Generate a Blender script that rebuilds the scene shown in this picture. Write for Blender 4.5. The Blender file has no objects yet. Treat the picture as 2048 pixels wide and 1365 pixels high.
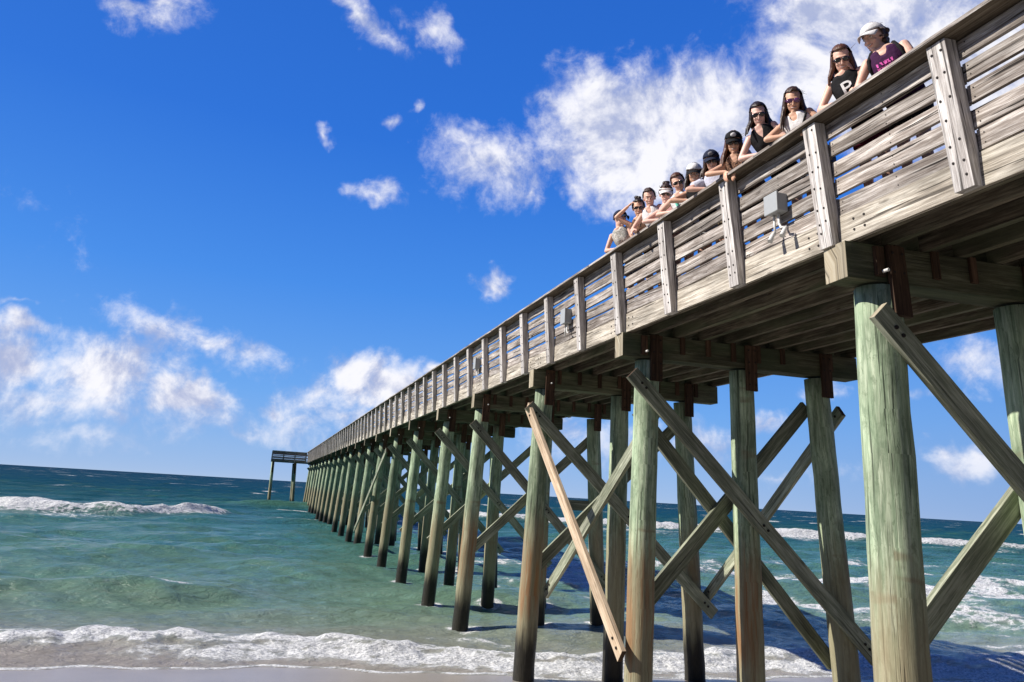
import bpy, bmesh, math, random
import numpy as np
from mathutils import Vector, Matrix
random.seed(7); RNG = np.random.RandomState(5)
S = bpy.context.scene
C = bpy.context.collection
ZC = 3.43                                   # eye height above the sea

# ------------------------------------------------------------------ camera
cd = bpy.data.cameras.new('camera'); cam = bpy.data.objects.new('camera', cd); C.objects.link(cam); S.camera = cam
roll, pitch, yaw, fpx, cy = 0.0587, 0.3026, 0.2923, 1474.96, 527.06
fw = Vector((math.sin(yaw)*math.cos(pitch), math.cos(yaw)*math.cos(pitch), math.sin(pitch)))
r0 = Vector((math.cos(yaw), -math.sin(yaw), 0)); u0 = r0.cross(fw)
rr = math.cos(roll)*r0 + math.sin(roll)*u0; uu = -math.sin(roll)*r0 + math.cos(roll)*u0
M = Matrix.Identity(4)
for i in range(3): M[i][0], M[i][1], M[i][2] = rr[i], uu[i], -fw[i]
M[2][3] = ZC
cam.matrix_world = M
cd.sensor_width = 36; cd.lens = fpx/2048*36; cd.shift_y = -(682.5-cy)/2048
cd.clip_start = .05; cd.clip_end = 30000
CAMP = Vector((0, 0, ZC))

# ------------------------------------------------------------------ sun, sky
SUN_AZ, SUN_EL = math.radians(282.8), math.radians(38)
sdir = Vector((math.sin(SUN_AZ)*math.cos(SUN_EL), math.cos(SUN_AZ)*math.cos(SUN_EL), math.sin(SUN_EL)))
sl = bpy.data.lights.new('sun', 'SUN'); sl.energy = 5.0; sl.angle = math.radians(.5); sl.color = (1, .93, .83)
so = bpy.data.objects.new('sun', sl); C.objects.link(so); so.rotation_euler = (-sdir).to_track_quat('-Z', 'Y').to_euler()
S.view_settings.view_transform = 'Standard'; S.view_settings.look = 'None'; S.view_settings.exposure = .4; S.view_settings.gamma = 1
W = bpy.data.worlds.new('World'); S.world = W; W.use_nodes = True

class G:                                    # small node-graph helper
    def __init__(s, nt): s.nt = nt; s.n = nt.nodes; s.l = nt.links
    def add(s, t, **k):
        nd = s.n.new(t)
        for a, b in k.items(): setattr(nd, a, b)
        return nd
    def put(s, sock, v):
        if isinstance(v, bpy.types.NodeSocket): s.l.new(v, sock)
        elif v is not None: sock.default_value = v
    def m(s, op, a, b=None, c=None, clamp=False):
        nd = s.add('ShaderNodeMath', operation=op, use_clamp=clamp)
        s.put(nd.inputs[0], a); s.put(nd.inputs[1], b); s.put(nd.inputs[2], c); return nd.outputs[0]
    def v(s, op, a, b=None, sc=None):
        nd = s.add('ShaderNodeVectorMath', operation=op)
        s.put(nd.inputs[0], a); s.put(nd.inputs[1], b)
        if sc is not None: s.put(nd.inputs['Scale'], sc)
        return nd.outputs['Value'] if op in ('DOT_PRODUCT', 'LENGTH') else nd.outputs[0]
    def noise(s, vec, scale, detail=4, rough=.55, dist=0, out='Fac'):
        nd = s.add('ShaderNodeTexNoise'); s.put(nd.inputs['Vector'], vec); s.put(nd.inputs['Scale'], scale)
        nd.inputs['Detail'].default_value = detail; nd.inputs['Roughness'].default_value = rough; nd.inputs['Distortion'].default_value = dist
        return nd.outputs[out]
    def mr(s, x, a, b, c=0., d=1., smooth=False):
        nd = s.add('ShaderNodeMapRange', interpolation_type='SMOOTHSTEP' if smooth else 'LINEAR')
        for i, q in enumerate((x, a, b, c, d)): s.put(nd.inputs[i], q)
        return nd.outputs[0]
    def mix(s, f, a, b, mode='MIX'):
        nd = s.add('ShaderNodeMix', data_type='RGBA', blend_type=mode)
        s.put(nd.inputs[0], f)
        for sock, q in ((nd.inputs[6], a), (nd.inputs[7], b)):
            s.put(sock, (*q, 1) if isinstance(q, tuple) and len(q) == 3 else q)
        return nd.outputs[2]
    def ramp(s, x, stops):
        nd = s.add('ShaderNodeValToRGB'); e = nd.color_ramp.elements
        while len(e) < len(stops): e.new(.5)
        for q, (p, c) in zip(e, stops): q.position = p; q.color = (*c, 1) if len(c) == 3 else c
        s.put(nd.inputs[0], x); return nd.outputs[0]
    def xyz(s, vec):
        nd = s.add('ShaderNodeSeparateXYZ'); s.put(nd.inputs[0], vec); return nd.outputs
    def comb(s, x, y, z=0.):
        nd = s.add('ShaderNodeCombineXYZ'); s.put(nd.inputs[0], x); s.put(nd.inputs[1], y); s.put(nd.inputs[2], z); return nd.outputs[0]

# cloud banks: azimuth, elevation, radii, rotation (degrees), strength
CL = [(-16.4,8.4,2.1,1.0,-2.4,1),(-16.6,6.2,2.6,1.7,7.7,1.1),(-11.5,6.6,4.2,2.0,7.3,1.0),(-11.3,5.1,3.4,1.3,6.3,.8),(-5.9,5.5,2.6,1.3,-15,1.3),(-4.8,4.1,3.7,1.4,-5.4,.7),
(-5.3,9.0,5.2,1.1,-9,.62),(6.4,7.8,3.6,1.9,-10.4,1.4),(3.3,5.9,4.0,2.0,4.6,.75),(-14.4,3.2,1.1,.6,5.7,.7),(-10,3.1,1.2,.5,5.2,.6),(-.5,5,.9,.8,5,.9),(1.8,4,3.2,1,4.3,.6),
(25.8,27.4,5.7,4.2,-2.3,1.6),(31.6,28,6.4,4.3,4.8,1.6),(27.9,24.4,4,1.9,-2.2,.9),(23.6,30.8,2.2,1.7,-.9,.9),(40.7,30.3,4.9,4.9,-10.5,1.3),(46.7,31.9,7.2,6.6,-15.2,1.9),(52.7,32.2,6.5,7,-18.4,2.0),(44,36.5,7,3.5,-25,1.3),
(14.4,24.8,4.0,2.2,-11.6,.62),(12.5,26.6,2.3,.9,-15.2,.6),(5.1,21.8,1.7,1.0,-12.9,.8),(.6,25.3,.7,.8,30.3,.7),(15.3,15.5,1.5,.8,-11.4,.8),(2.5,34.3,2.8,.8,-24.8,.7),(8.7,33.9,2.1,.7,-27.5,.52),
(-13.2,30.8,1.7,1.2,19.3,.45),(-12.6,32,1.2,.8,19.4,.6),(-15.3,30.9,1.7,.7,-1.3,.6),(5.6,27.4,.6,.5,8.3,.6),(19.2,29.6,.9,.7,1.8,.6),(39.5,34.6,3.1,1.2,-39.7,.5),
(48.6,3.7,1.6,1.1,-10,1.1),(36.4,5.8,1.7,1,1.3,.8),(32.9,4.6,3.1,1.8,1.9,.75),(46.4,7.6,1.7,.7,-.6,.6),(49.6,10.1,3,1.6,-2.8,.75),(40.2,8.3,1.9,.7,-.1,.55),(11.2,9.1,1,.5,4.1,.8),
(-17,10.1,2.5,.3,16.5,.45),(7.2,28.5,.5,.4,7.8,.6),(21.7,23,1.5,.8,1.1,.6),(17.9,23.3,1.5,.8,2.6,.6),(22.6,4.9,4.4,1.8,-7.2,.6),(5.3,4.6,2.6,1.3,4.2,.75),(36.5,2.6,4,.5,0,.5),(-12,1.9,5,.5,0,.4),
(-13,4.0,7,1.2,5,.72),(-3,3.2,6,.9,0,.6),(-60,12,24,6,5,1),(100,18,22,6,0,.8)]
cg = bpy.data.node_groups.new('cloud_density', 'ShaderNodeTree')
cg.interface.new_socket('Dir', in_out='INPUT', socket_type='NodeSocketVector')
cg.interface.new_socket('Density', in_out='OUTPUT', socket_type='NodeSocketFloat')
g = G(cg); gi = g.add('NodeGroupInput'); go = g.add('NodeGroupOutput')
D = gi.outputs[0]; acc = None
n1 = g.noise(D, 8, 6, .62, .35); n2 = g.noise(D, 34, 6, .7, .3)
warp = g.v('SCALE', g.v('SUBTRACT', g.noise(D, 15, 3, .6, out='Color'), (.5, .5, .5)), sc=.085)
DW = g.v('ADD', D, warp)
for az, el, ra, rb, an, st in CL:
    a, e, t = map(math.radians, (az, el, an))
    R_ = Vector((math.cos(a), -math.sin(a), 0)); c_ = Vector((math.sin(a)*math.cos(e), math.cos(a)*math.cos(e), math.sin(e))); U_ = R_.cross(c_)
    A = (math.cos(t)*R_+math.sin(t)*U_)/math.radians(ra*1.12); B = (-math.sin(t)*R_+math.cos(t)*U_)/math.radians(rb*1.12)
    q = g.v('LENGTH', g.comb(g.v('DOT_PRODUCT', DW, tuple(A)), g.v('DOT_PRODUCT', DW, tuple(B))))
    q = g.m('MULTIPLY_ADD', q, -st, 1.3*st)
    acc = q if acc is None else g.m('SMOOTH_MAX', acc, q, .3)
acc = g.m('MINIMUM', acc, 1.22)
f_ = g.m('ADD', g.m('MULTIPLY', g.m('SUBTRACT', n1, .5), 2.3), g.m('MULTIPLY', g.m('SUBTRACT', n2, .5), 1.15))
g.put(go.inputs[0], g.mr(g.m('ADD', acc, f_), -.02, 1.22, 0, 1, True))
go2 = cg.interface.new_socket('Lit', in_out='OUTPUT', socket_type='NodeSocketFloat')
n3 = g.noise(g.v('ADD', D, (-.018, 0., .022)), 8, 6, .62, .35)
# brighter where the bank thins out towards the sun (up and to the left)
g.put(go.inputs[1], g.mr(g.m('ADD', g.m('MULTIPLY', g.m('SUBTRACT', n1, n3), 3.2), g.m('MULTIPLY', g.m('SUBTRACT', n2, .5), .7)), -.42, .34, 0, 1, True))
w = G(W.node_tree)
for nd in list(w.n): w.n.remove(nd)
tc = w.add('ShaderNodeTexCoord'); Dg = w.v('NORMALIZE', tc.outputs['Generated'])
sky = w.add('ShaderNodeTexSky', sky_type='NISHITA', sun_disc=False, sun_elevation=SUN_EL, sun_rotation=SUN_AZ, altitude=0, air_density=1.0, dust_density=.1, ozone_density=3.0)
up = w.xyz(Dg)[2]
K = 10.
deep = w.ramp(w.m('SQRT', w.m('MAXIMUM', up, 0.)), [(0., (.37*K, .54*K, .84*K)), (.20, (.25*K, .46*K, .86*K)), (.33, (.14*K, .39*K, .90*K)), (.50, (.052*K, .27*K, .86*K)), (.66, (.018*K, .17*K, .74*K)), (1., (.010*K, .09*K, .50*K))])
skyc = w.mix(.88, sky.outputs[0], deep)
# paler and greyer away from the sun, low on the right
ax = w.xyz(Dg)[0]
skyc = w.mix(w.m('MULTIPLY', w.mr(ax, .45, .9, 0, .55, True), w.mr(up, .02, .25, 1, 0, True)), skyc, (1.9, 3.3, 6.6, 1))
# sky over the land, behind the viewer, dimmed to cut light on shaded faces
ld = w.mr(w.xyz(Dg)[1], -.35, .30, .22, 1., True)
skyc = w.mix(1., skyc, w.comb(ld, ld, ld), 'MULTIPLY')
nd = w.add('ShaderNodeGroup'); nd.node_tree = cg; w.put(nd.inputs[0], Dg); d0, lit = nd.outputs[0], nd.outputs[1]
cc = w.mix(lit, (4.3, 4.9, 7.2), (9.6, 9.6, 10.2))
skyf = w.mix(w.m('MULTIPLY', d0, w.mr(up, -.01, .09, .40, 1.)), skyc, cc)
bg = w.add('ShaderNodeBackground'); w.put(bg.inputs[0], skyf); bg.inputs[1].default_value = .076
wo = w.add('ShaderNodeOutputWorld'); w.l.new(bg.outputs[0], wo.inputs[0])
W.cycles.sampling_method = 'MANUAL'; W.cycles.sample_map_resolution = 256
S.cycles.max_bounces = 5; S.cycles.diffuse_bounces = 2; S.cycles.glossy_bounces = 2; S.cycles.caustics_reflective = False; S.cycles.caustics_refractive = False

# ------------------------------------------------------------------ materials
def newmat(name):
    m_ = bpy.data.materials.new(name); m_.use_nodes = True; g = G(m_.node_tree)
    p = g.n['Principled BSDF']; return m_, g, p
def bump(g, p, h, st, dist=.01):
    b = g.add('ShaderNodeBump'); b.inputs['Strength'].default_value = st; b.inputs['Distance'].default_value = dist
    g.put(b.inputs['Height'], h); g.l.new(b.outputs[0], p.inputs['Normal'])
def wood(name, dark, mid, light, crack=.5, blotch=(.5, 1.15), pile=False, knots=.5, green=None, bstr=.6):
    m_, g, p = newmat(name)
    uv = g.add('ShaderNodeUVMap').outputs[0]; x, y, _ = g.xyz(uv)
    ta = g.add('ShaderNodeAttribute', attribute_name='tint').outputs['Fac']
    tz = g.m('MULTIPLY', ta, 37.)
    V = lambda a, b: g.comb(g.m('MULTIPLY', x, a), g.m('MULTIPLY', y, b), tz)
    kn = g.add('ShaderNodeTexVoronoi'); kn.inputs['Scale'].default_value = 1; g.put(kn.inputs['Vector'], V(1.6, 7.)); kd = kn.outputs['Distance']
    knot = g.mr(kd, .03, .17, 1., 0., True)
    yw = g.m('ADD', y, g.m('MULTIPLY', knot, .035))
    gr = g.noise(g.comb(g.m('MULTIPLY', x, 1.3), g.m('MULTIPLY', yw, 26.), tz), 1., 7, .68, .5)
    fine = g.noise(g.comb(g.m('MULTIPLY', x, 5.), g.m('MULTIPLY', yw, 110.), tz), 1., 4, .6)
    blo = g.noise(V(1.1, 4.5), 1., 4, .6)
    k = g.m('ADD', g.m('MULTIPLY', gr, .7), g.m('MULTIPLY', fine, .3))
    col = g.ramp(k, [(.30, dark), (.48, mid), (.64, light)])
    cr = g.mr(g.noise(g.comb(g.m('MULTIPLY', x, .8), g.m('MULTIPLY', yw, 34.), g.m('ADD', tz, 9.)), 1., 3, .5, .3), .60, .68, 0, crack, True)
    dk = tuple(c*.28 for c in dark)
    col = g.mix(cr, col, dk)
    col = g.mix(g.m('MULTIPLY', knot, knots), col, tuple(c*.5 for c in dark))
    if green:
        col = g.mix(g.mr(g.noise(V(.7, 2.2), 1., 4, .55), .42, .62, 0, .75, True), col, green)
    br = g.m('MULTIPLY', g.mr(blo, .3, .7, blotch[0], blotch[1]), g.mr(ta, 0, 1, .74, 1.22))
    col = g.mix(1., col, g.comb(br, br, br), 'MULTIPLY')
    if pile:
        mo = g.noise(V(2.6, 6.), 1., 6, .7, .6); col = g.mix(g.mr(mo, .50, .66, 0, .55, True), col, (.13, .19, .115)); mo2 = g.noise(V(1.2, 14.), 1., 5, .65)
        col = g.mix(g.mr(mo2, .54, .66, 0, .6, True), col, (.60, .68, .50))
        mo3 = g.noise(V(7., 16.), 1., 5, .75, .8); col = g.mix(g.mr(mo3, .54, .64, 0, .5, True), col, (.12, .17, .10))
        ring = g.mr(g.noise(V(2.2, .6), 1., 3, .5, .4), .62, .70, 0, .6, True); col = g.mix(ring, col, (.20, .14, .08))
    if pile:
        pos = g.add('ShaderNodeNewGeometry').outputs['Position']; _, _, z = g.xyz(pos)
        nz = g.noise(V(.8, 9.), 1., 4, .6)
        zz = g.m('ADD', z, g.m('MULTIPLY', g.m('SUBTRACT', nz, .5), 1.5))
        rust = g.add('ShaderNodeAttribute', attribute_type='OBJECT', attribute_name='rust').outputs['Fac']
        rm = g.m('MULTIPLY', g.m('MULTIPLY', g.mr(zz, .9, 1.6, 0, 1, True), g.mr(zz, 2.1, 3.1, 1, 0, True)), rust)
        rm = g.m('MULTIPLY', rm, g.mr(g.noise(V(.5, 9.), 1., 4, .6), .40, .62, .08, .9, True))
        tan = g.mix(k, (.15, .12, .07), (.44, .37, .24))
        col = g.mix(g.mr(zz, 3.4, 2.2, 0., .75, True), col, tan)
        col = g.mix(rm, col, g.mix(k, (.14, .055, .02), (.45, .23, .10)))
        wet = g.mr(g.m('ADD', z, g.m('MULTIPLY', g.m('SUBTRACT', nz, .5), .8)), .55, 1.15, 1, 0, True)
        wf = g.add('ShaderNodeAttribute', attribute_type='OBJECT', attribute_name='wet').outputs['Fac']
        wm = g.m('MULTIPLY', wet, wf)
        col = g.mix(wm, col, g.mix(g.noise(V(9, 40), 1., 3), (.008, .009, .007), (.05, .045, .035)))
        rg = g.mr(wm, 0, 1, .8, .45); g.put(p.inputs['Roughness'], rg)
    else: p.inputs['Roughness'].default_value = .82
    p.inputs['Specular IOR Level'].default_value = .25
    g.put(p.inputs['Base Color'], col)
    bump(g, p, g.m('SUBTRACT', k, g.m('MULTIPLY', cr, .8)), bstr, .012)
    return m_
def plain(name, col, rough=.6, metal=0, var=.12, scale=40, bst=.1, spec=.4):
    m_, g, p = newmat(name)
    tcn = g.add('ShaderNodeTexCoord').outputs['Object']
    n = g.noise(tcn, scale, 4, .6)
    c2 = tuple(c*(1-var) for c in col); c3 = tuple(min(1, c*(1+var)) for c in col)
    g.put(p.inputs['Base Color'], g.mix(n, c2, c3)); p.inputs['Roughness'].default_value = rough; p.inputs['Metallic'].default_value = metal
    p.inputs['Specular IOR Level'].default_value = spec
    bump(g, p, n, bst, .004); return m_
def fabric(name, cols, scale=14, rough=.85):           # patterned or plain cloth
    m_, g, p = newmat(name); tcn = g.add('ShaderNodeTexCoord').outputs['Object']
    f1 = g.noise(tcn, 9, 4, .6); 
    if len(cols) > 1:
        n = g.noise(tcn, scale, 3, .5, 1.2); c = g.ramp(n, [(i*.22/(len(cols)-1)+.39, q) for i, q in enumerate(cols)])
    else: c = g.mix(g.mr(f1, .3, .7), tuple(q*.85 for q in cols[0]), cols[0])
    g.put(p.inputs['Base Color'], c); p.inputs['Roughness'].default_value = rough; p.inputs['Specular IOR Level'].default_value = .2
    bump(g, p, f1, .6, .03); return m_

RAIL = wood('weathered_grey_wood', (.065, .05, .042), (.29, .25, .222), (.74, .70, .66), .95, (.5, 1.15), bstr=1.)
POST = wood('bleached_grey_post_wood', (.14, .12, .11), (.46, .43, .41), (.86, .84, .82), .85, (.6, 1.15), bstr=.9, knots=.35)
FASC = wood('weathered_tan_wood', (.12, .10, .08), (.43, .385, .32), (.80, .75, .65), .75, (.5, 1.15), bstr=.9)
PILE = wood('green_treated_pile', (.13, .19, .115), (.34, .44, .29), (.58, .67, .48), .75, (.42, 1.2), pile=True, knots=.5, bstr=.8)
BRACE = wood('green_grey_brace_wood', (.09, .10, .065), (.27, .295, .21), (.56, .57, .45), .6, (.5, 1.15))
OBR = wood('orange_tan_brace_wood', (.22, .15, .09), (.50, .38, .26), (.70, .59, .45), .5, (.7, 1.1))
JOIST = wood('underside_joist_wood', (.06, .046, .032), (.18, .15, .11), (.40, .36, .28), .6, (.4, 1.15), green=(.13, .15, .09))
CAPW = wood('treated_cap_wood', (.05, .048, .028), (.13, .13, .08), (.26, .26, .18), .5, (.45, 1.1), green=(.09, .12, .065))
RUST = wood('rust_stained_brown_wood', (.028, .015, .009), (.08, .045, .028), (.17, .10, .062), .6, (.5, 1.1))
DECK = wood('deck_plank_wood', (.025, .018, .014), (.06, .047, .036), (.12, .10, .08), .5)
ENDG = wood('pale_end_grain', (.25, .2, .13), (.45, .39, .28), (.6, .55, .43), .7)
IRON = plain('dark_bolt_iron', (.025, .02, .018), .7, .3)
BOXM = plain('pale_grey_box_plastic', (.36, .38, .39), .5, 0, .08, 12)
PVC = plain('white_conduit_plastic', (.72, .72, .70), .45, 0, .08)

# ------------------------------------------------------------------ mesh builder
class MB:
    def __init__(s): s.v = []; s.f = []; s.uv = []; s.t = []; s.mi = []; s.sm = []
    def hexa(s, P, L, mi=0, t=None, dims=None, uo=None):     # P: 8 corners; 0-3 start ring, 4-7 end ring
        b = len(s.v); s.v += [tuple(p) for p in P]
        t = random.random() if t is None else t
        uo = random.random()*20 if uo is None else uo
        w_, h_ = dims
        F = [((0, 1, 5, 4), w_, 0), ((1, 2, 6, 5), h_, .37), ((2, 3, 7, 6), w_, .81), ((3, 0, 4, 7), h_, 1.3)]
        for q, d, o in F:
            s.f.append(tuple(b+i for i in q)); s.uv += [(uo, o), (uo, o+d), (uo+L, o+d), (uo+L, o)]; s.t.append(t); s.mi.append(mi); s.sm.append(0)
    def cap4(s, ids, w_, h_, t, mi):
        s.f.append(ids); s.uv += [(0, 0), (.1, w_*.6), (.1+h_*.3, w_), (h_*.3, 0)]; s.t.append(t); s.mi.append(mi); s.sm.append(0)
    def beam(s, p0, p1, wd, ht, side=None, mi=0, emi=None, t=None, seg=1, wob=0, uo=None):
        """box from p0 to p1; wd along 'side', ht along the third axis"""
        p0, p1 = Vector(p0), Vector(p1); d = (p1-p0); L = d.length; d.normalize()
        sd = Vector(side) if side is not None else Vector((1, 0, 0))
        sd = (sd-d*sd.dot(d)).normalized(); up = d.cross(sd).normalized()
        t = random.random() if t is None else t; uo = random.random()*20 if uo is None else uo
        rings = []
        for k in range(seg+1):
            o = p0+d*(L*k/seg)
            if wob and 0 < k < seg: o = o+sd*random.uniform(-wob, wob)*.5+up*random.uniform(-wob, wob)
            rings.append([o+sd*(a*wd/2)+up*(b_*ht/2) for a, b_ in ((-1, -1), (1, -1), (1, 1), (-1, 1))])
        b = len(s.v)
        for r in rings: s.v += [tuple(p) for p in r]
        dm = (wd, ht, wd, ht); off = (0, .37, .81, 1.3)
        for k in range(seg):
            for j in range(4):
                j2 = (j+1) % 4
                s.f.append((b+4*k+j, b+4*k+j2, b+4*k+4+j2, b+4*k+4+j))
                u_0 = uo+L*k/seg; u_1 = uo+L*(k+1)/seg
                s.uv += [(u_0, off[j]), (u_0, off[j]+dm[j]), (u_1, off[j]+dm[j]), (u_1, off[j])]; s.t.append(t); s.mi.append(mi); s.sm.append(0)
        e = mi if emi is None else emi
        s.cap4((b+3, b+2, b+1, b), wd, ht, t, e); q = b+4*seg; s.cap4((q, q+1, q+2, q+3), wd, ht, t, e)
    def box(s, c, sz, axis='y', **k):
        c = Vector(c); a = {'x': 0, 'y': 1, 'z': 2}[axis]; h = [0, 0, 0]; h[a] = sz[a]/2; h = Vector(h)
        if axis == 'y': s.beam(c-h, c+h, sz[0], sz[2], (1, 0, 0), **k)
        elif axis == 'x': s.beam(c-h, c+h, sz[1], sz[2], (0, 1, 0), **k)
        else: s.beam(c-h, c+h, sz[0], sz[1], (1, 0, 0), **k)
    def tube(s, pts, rads, seg=12, mi=0, t=None, cap=True, smooth=1, noise=0, emi=None):
        t = random.random() if t is None else t; pts = [Vector(p) for p in pts]; b = len(s.v); n = len(pts); uo = random.random()*20
        ref = None; Ls = [0]
        for k in range(1, n): Ls.append(Ls[-1]+(pts[k]-pts[k-1]).length)
        for k in range(n):
            d = (pts[min(k+1, n-1)]-pts[max(k-1, 0)]).normalized()
            if ref is None: ref = d.orthogonal().normalized()
            ref = (ref-d*ref.dot(d)).normalized(); o = d.cross(ref)
            for j in range(seg):
                a = 2*math.pi*j/seg; r_ = rads[k]*(1+(random.uniform(-noise, noise) if noise else 0))
                s.v.append(tuple(pts[k]+ref*(math.cos(a)*r_)+o*(math.sin(a)*r_)))
        for k in range(n-1):
            for j in range(seg):
                j2 = (j+1) % seg
                s.f.append((b+k*seg+j, b+k*seg+j2, b+(k+1)*seg+j2, b+(k+1)*seg+j))
                c0, c1 = 2*math.pi*rads[k]*j/seg, 2*math.pi*rads[k]*(j+1)/seg
                s.uv += [(uo+Ls[k], c0), (uo+Ls[k], c1), (uo+Ls[k+1], c1), (uo+Ls[k+1], c0)]; s.t.append(t); s.mi.append(mi); s.sm.append(smooth)
        if cap:
            for ids in (tuple(b+j for j in reversed(range(seg))), tuple(b+(n-1)*seg+j for j in range(seg))):
                s.f.append(ids); s.uv += [(.05*math.cos(j), .05*math.sin(j)) for j in range(seg)]; s.t.append(t); s.mi.append(mi if emi is None else emi); s.sm.append(0)
    def bolt(s, p, n, r=.016, d=.012, mi=1):
        p = Vector(p); n = Vector(n); s.tube([p, p+n*d], [r, r*.9], 8, mi)
    def build(s, name, mats, parent=None, origin=None, bevel=0):
        me = bpy.data.meshes.new(name); V_ = np.array(s.v, float)
        if origin is not None: V_ = V_-np.array(origin)
        me.from_pydata(V_.tolist(), [], s.f)
        for m_ in (mats if isinstance(mats, (list, tuple)) else [mats]): me.materials.append(m_)
        u = me.uv_layers.new(name='UVMap'); u.data.foreach_set('uv', np.array(s.uv, 'f').ravel())
        a = me.attributes.new('tint', 'FLOAT', 'FACE'); a.data.foreach_set('value', np.array(s.t, 'f'))
        me.polygons.foreach_set('material_index', np.array(s.mi, 'i')); me.polygons.foreach_set('use_smooth', np.array(s.sm, bool))
        me.update()
        return link(name, me, parent, origin, bevel)
def link(name, me, parent=None, origin=None, bevel=0):
    o = bpy.data.objects.new(name, me); C.objects.link(o)
    if parent is not None: o.parent = parent
    if origin is not None:
        off = Vector(origin)
        q = parent
        while q is not None: off = off-q.location; q = q.parent
        o.location = off
    if bevel:
        b = o.modifiers.new('bevel', 'BEVEL'); b.width = bevel; b.segments = 2; b.limit_method = 'ANGLE'; b.angle_limit = math.radians(50)
    return o
def empty(name, loc=(0, 0, 0)):
    o = bpy.data.objects.new(name, None); C.objects.link(o); o.location = loc; o.empty_display_size = .2; return o
def tag(o, label=None, cat=None, group=None, kind=None):
    for k, v in (('label', label), ('category', cat), ('group', group), ('kind', kind)):
        if v: o[k] = v
    return o

# ------------------------------------------------------------------ sea
def shore(x): return 16.1-.12*x+.25*np.sin(x*.55+1)+.12*np.sin(x*1.7)+.06*np.sin(x*4.1)
PILE_XY = [(x, y) for y in (15.1, 20.0, 24.65, 29.97, 34.88, 39.8, 44.7) for x in (5.27, 7.2, 8.95)]
def make_sea():
    ny, nx = 860, 900
    Y = 13.2*np.exp(np.linspace(0, math.log(9000/13.2), ny)**1.0)
    q = np.linspace(0, 1, ny); Y = 13.2*np.exp(q*math.log(9000/13.2)*(.62+.38*q*q))   # denser near
    T = np.concatenate([-1.05-np.linspace(.02, 2.6, 50)[::-1]**1.5, np.linspace(-1.05, 2.3, nx), 2.3+np.linspace(.02, 2.6, 50)**1.5]); nx = len(T)
    yy = np.repeat(Y[:, None], nx, 1); xx = (yy+1.5)*T[None, :]
    dy = np.gradient(Y)[:, None]; dx = (yy+1.5)*np.gradient(T)[None, :]
    cell = np.maximum(dy, dx)
    z = np.zeros_like(xx); rs = np.random.RandomState(11)
    for k in range(64):
        lam = 10**rs.uniform(-.35, 1.25); th = rs.normal(0, .55)
        kx, ky = 2*math.pi/lam*math.sin(th), 2*math.pi/lam*math.cos(th)
        amp = .0072*lam**.78*rs.uniform(.6, 1.3)
        fade = np.clip(lam/(2.6*cell)-1, 0, 1)
        ph = kx*xx+ky*yy+rs.uniform(0, 6.28)+.5*np.sin(xx*.11+yy*.07+k)
        z += amp*fade*(np.sin(ph)+.28*np.sin(2*ph+.4))
    off = yy-shore(xx); z *= np.clip(off/1.5, 0, 1)
    near = np.clip(off/9, 0.0, 1); z *= .12+.88*near
    z *= 1+np.clip((yy-60)/200, 0, 1)*.35
    def vn(x, y, sc, seed):                                    # value noise
        r_ = np.random.RandomState(seed).rand(256, 256)
        X = x*sc; Y_ = y*sc; xi = np.floor(X).astype(int); yi = np.floor(Y_).astype(int); fx = X-xi; fy = Y_-yi
        fx = fx*fx*(3-2*fx); fy = fy*fy*(3-2*fy); A = lambda i, j: r_[(xi+i) % 256, (yi+j) % 256]
        return (A(0, 0)*(1-fx)+A(1, 0)*fx)*(1-fy)+(A(0, 1)*(1-fx)+A(1, 1)*fx)*fy
    fb = lambda x, y, sc, sd, n=4: sum(vn(x, y, sc*2**i, sd+i)*.5**i for i in range(n))/sum(.5**i for i in range(n))
    foam = np.zeros_like(z)
    win = lambda x, a, b, s_: 1/(1+np.exp(-(x-a)/s_))*1/(1+np.exp((x-b)/s_))
    def ridge(yc, h, w_sea, w_shore, window, fo, jag=.0, fw0=-1.5, fw1=2.5):
        nonlocal z, foam
        d = yy-yc
        pr = np.where(d > 0, np.exp(-(d/w_sea)**2), np.exp(-(d/w_shore)**2))
        jg = 1+jag*(fb(xx, yy, .9, 31)-.5)*2
        z = z+h*pr*window*jg
        fm = np.where(d > 0, np.exp(-(d/fw1)**2), np.exp(-(d/abs(fw0))**2))
        foam = np.maximum(foam, fo*fm*window)
    wig = 1.6*(fb(xx, yy*0, .12, 3)-.5)
    # large breaker to the left, dying into a green crest beside the far platform
    yc = 71+wig*2+np.where(xx > -10, (xx+10)*1.25, 0)+.15*np.abs(xx+10)*0
    ridge(yc, .70, 5, 1.4, win(xx, -80, -3.0, .8)*(0.72+.5*win(xx, -8, -2.5, .8)+.35*win(xx, -40, -15.5, 1)), 1.05, .3, 2.7, 1.4)
    ridge(yc-6, .05, 5, 3, win(xx, -80, -8, 2), .55, .2, 3.5, 4)
    ridge(100+wig, .85, 8, 3.5, win(xx, -4, 14, 1.5), .0, .1)
    ridge(94+wig, .1, 2, 1.5, win(xx, .3, 5.3, .5), 1.0, .1, 1.6, 1.6)
    ridge(76+wig, .1, 2, 1.5, win(xx, 1.0, 5.5, .7), .85, .1, 2.2, 2.2)
    # small green swell nearer the shore at left, specks of foam on its crest
    ridge(25.2+.3*wig+.05*xx, .55, 2.4, 1.15, win(xx, -14, .2, 1.2), .0, .12)
    sp = np.clip(fb(xx, yy, 1.1, 77)-.5, 0, 1)*3.0
    ridge(25.3+.3*wig+.05*xx, 0, 2, 1, win(xx, -9, -1.6, .5)*sp, 2.0, 0, .45, .45)
    ridge(38, .34, 4, 1.8, win(xx, -20, -3, 2), .0, .1); ridge(32+.08*xx+wig, .28, 3, 1.5, win(xx, -16, 1, 2), .0, .1)
    ridge(44+wig, .0, 2, 1, win(xx, -30, -10.5, .8), .75, 0, 1.6, 1.6)
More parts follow.
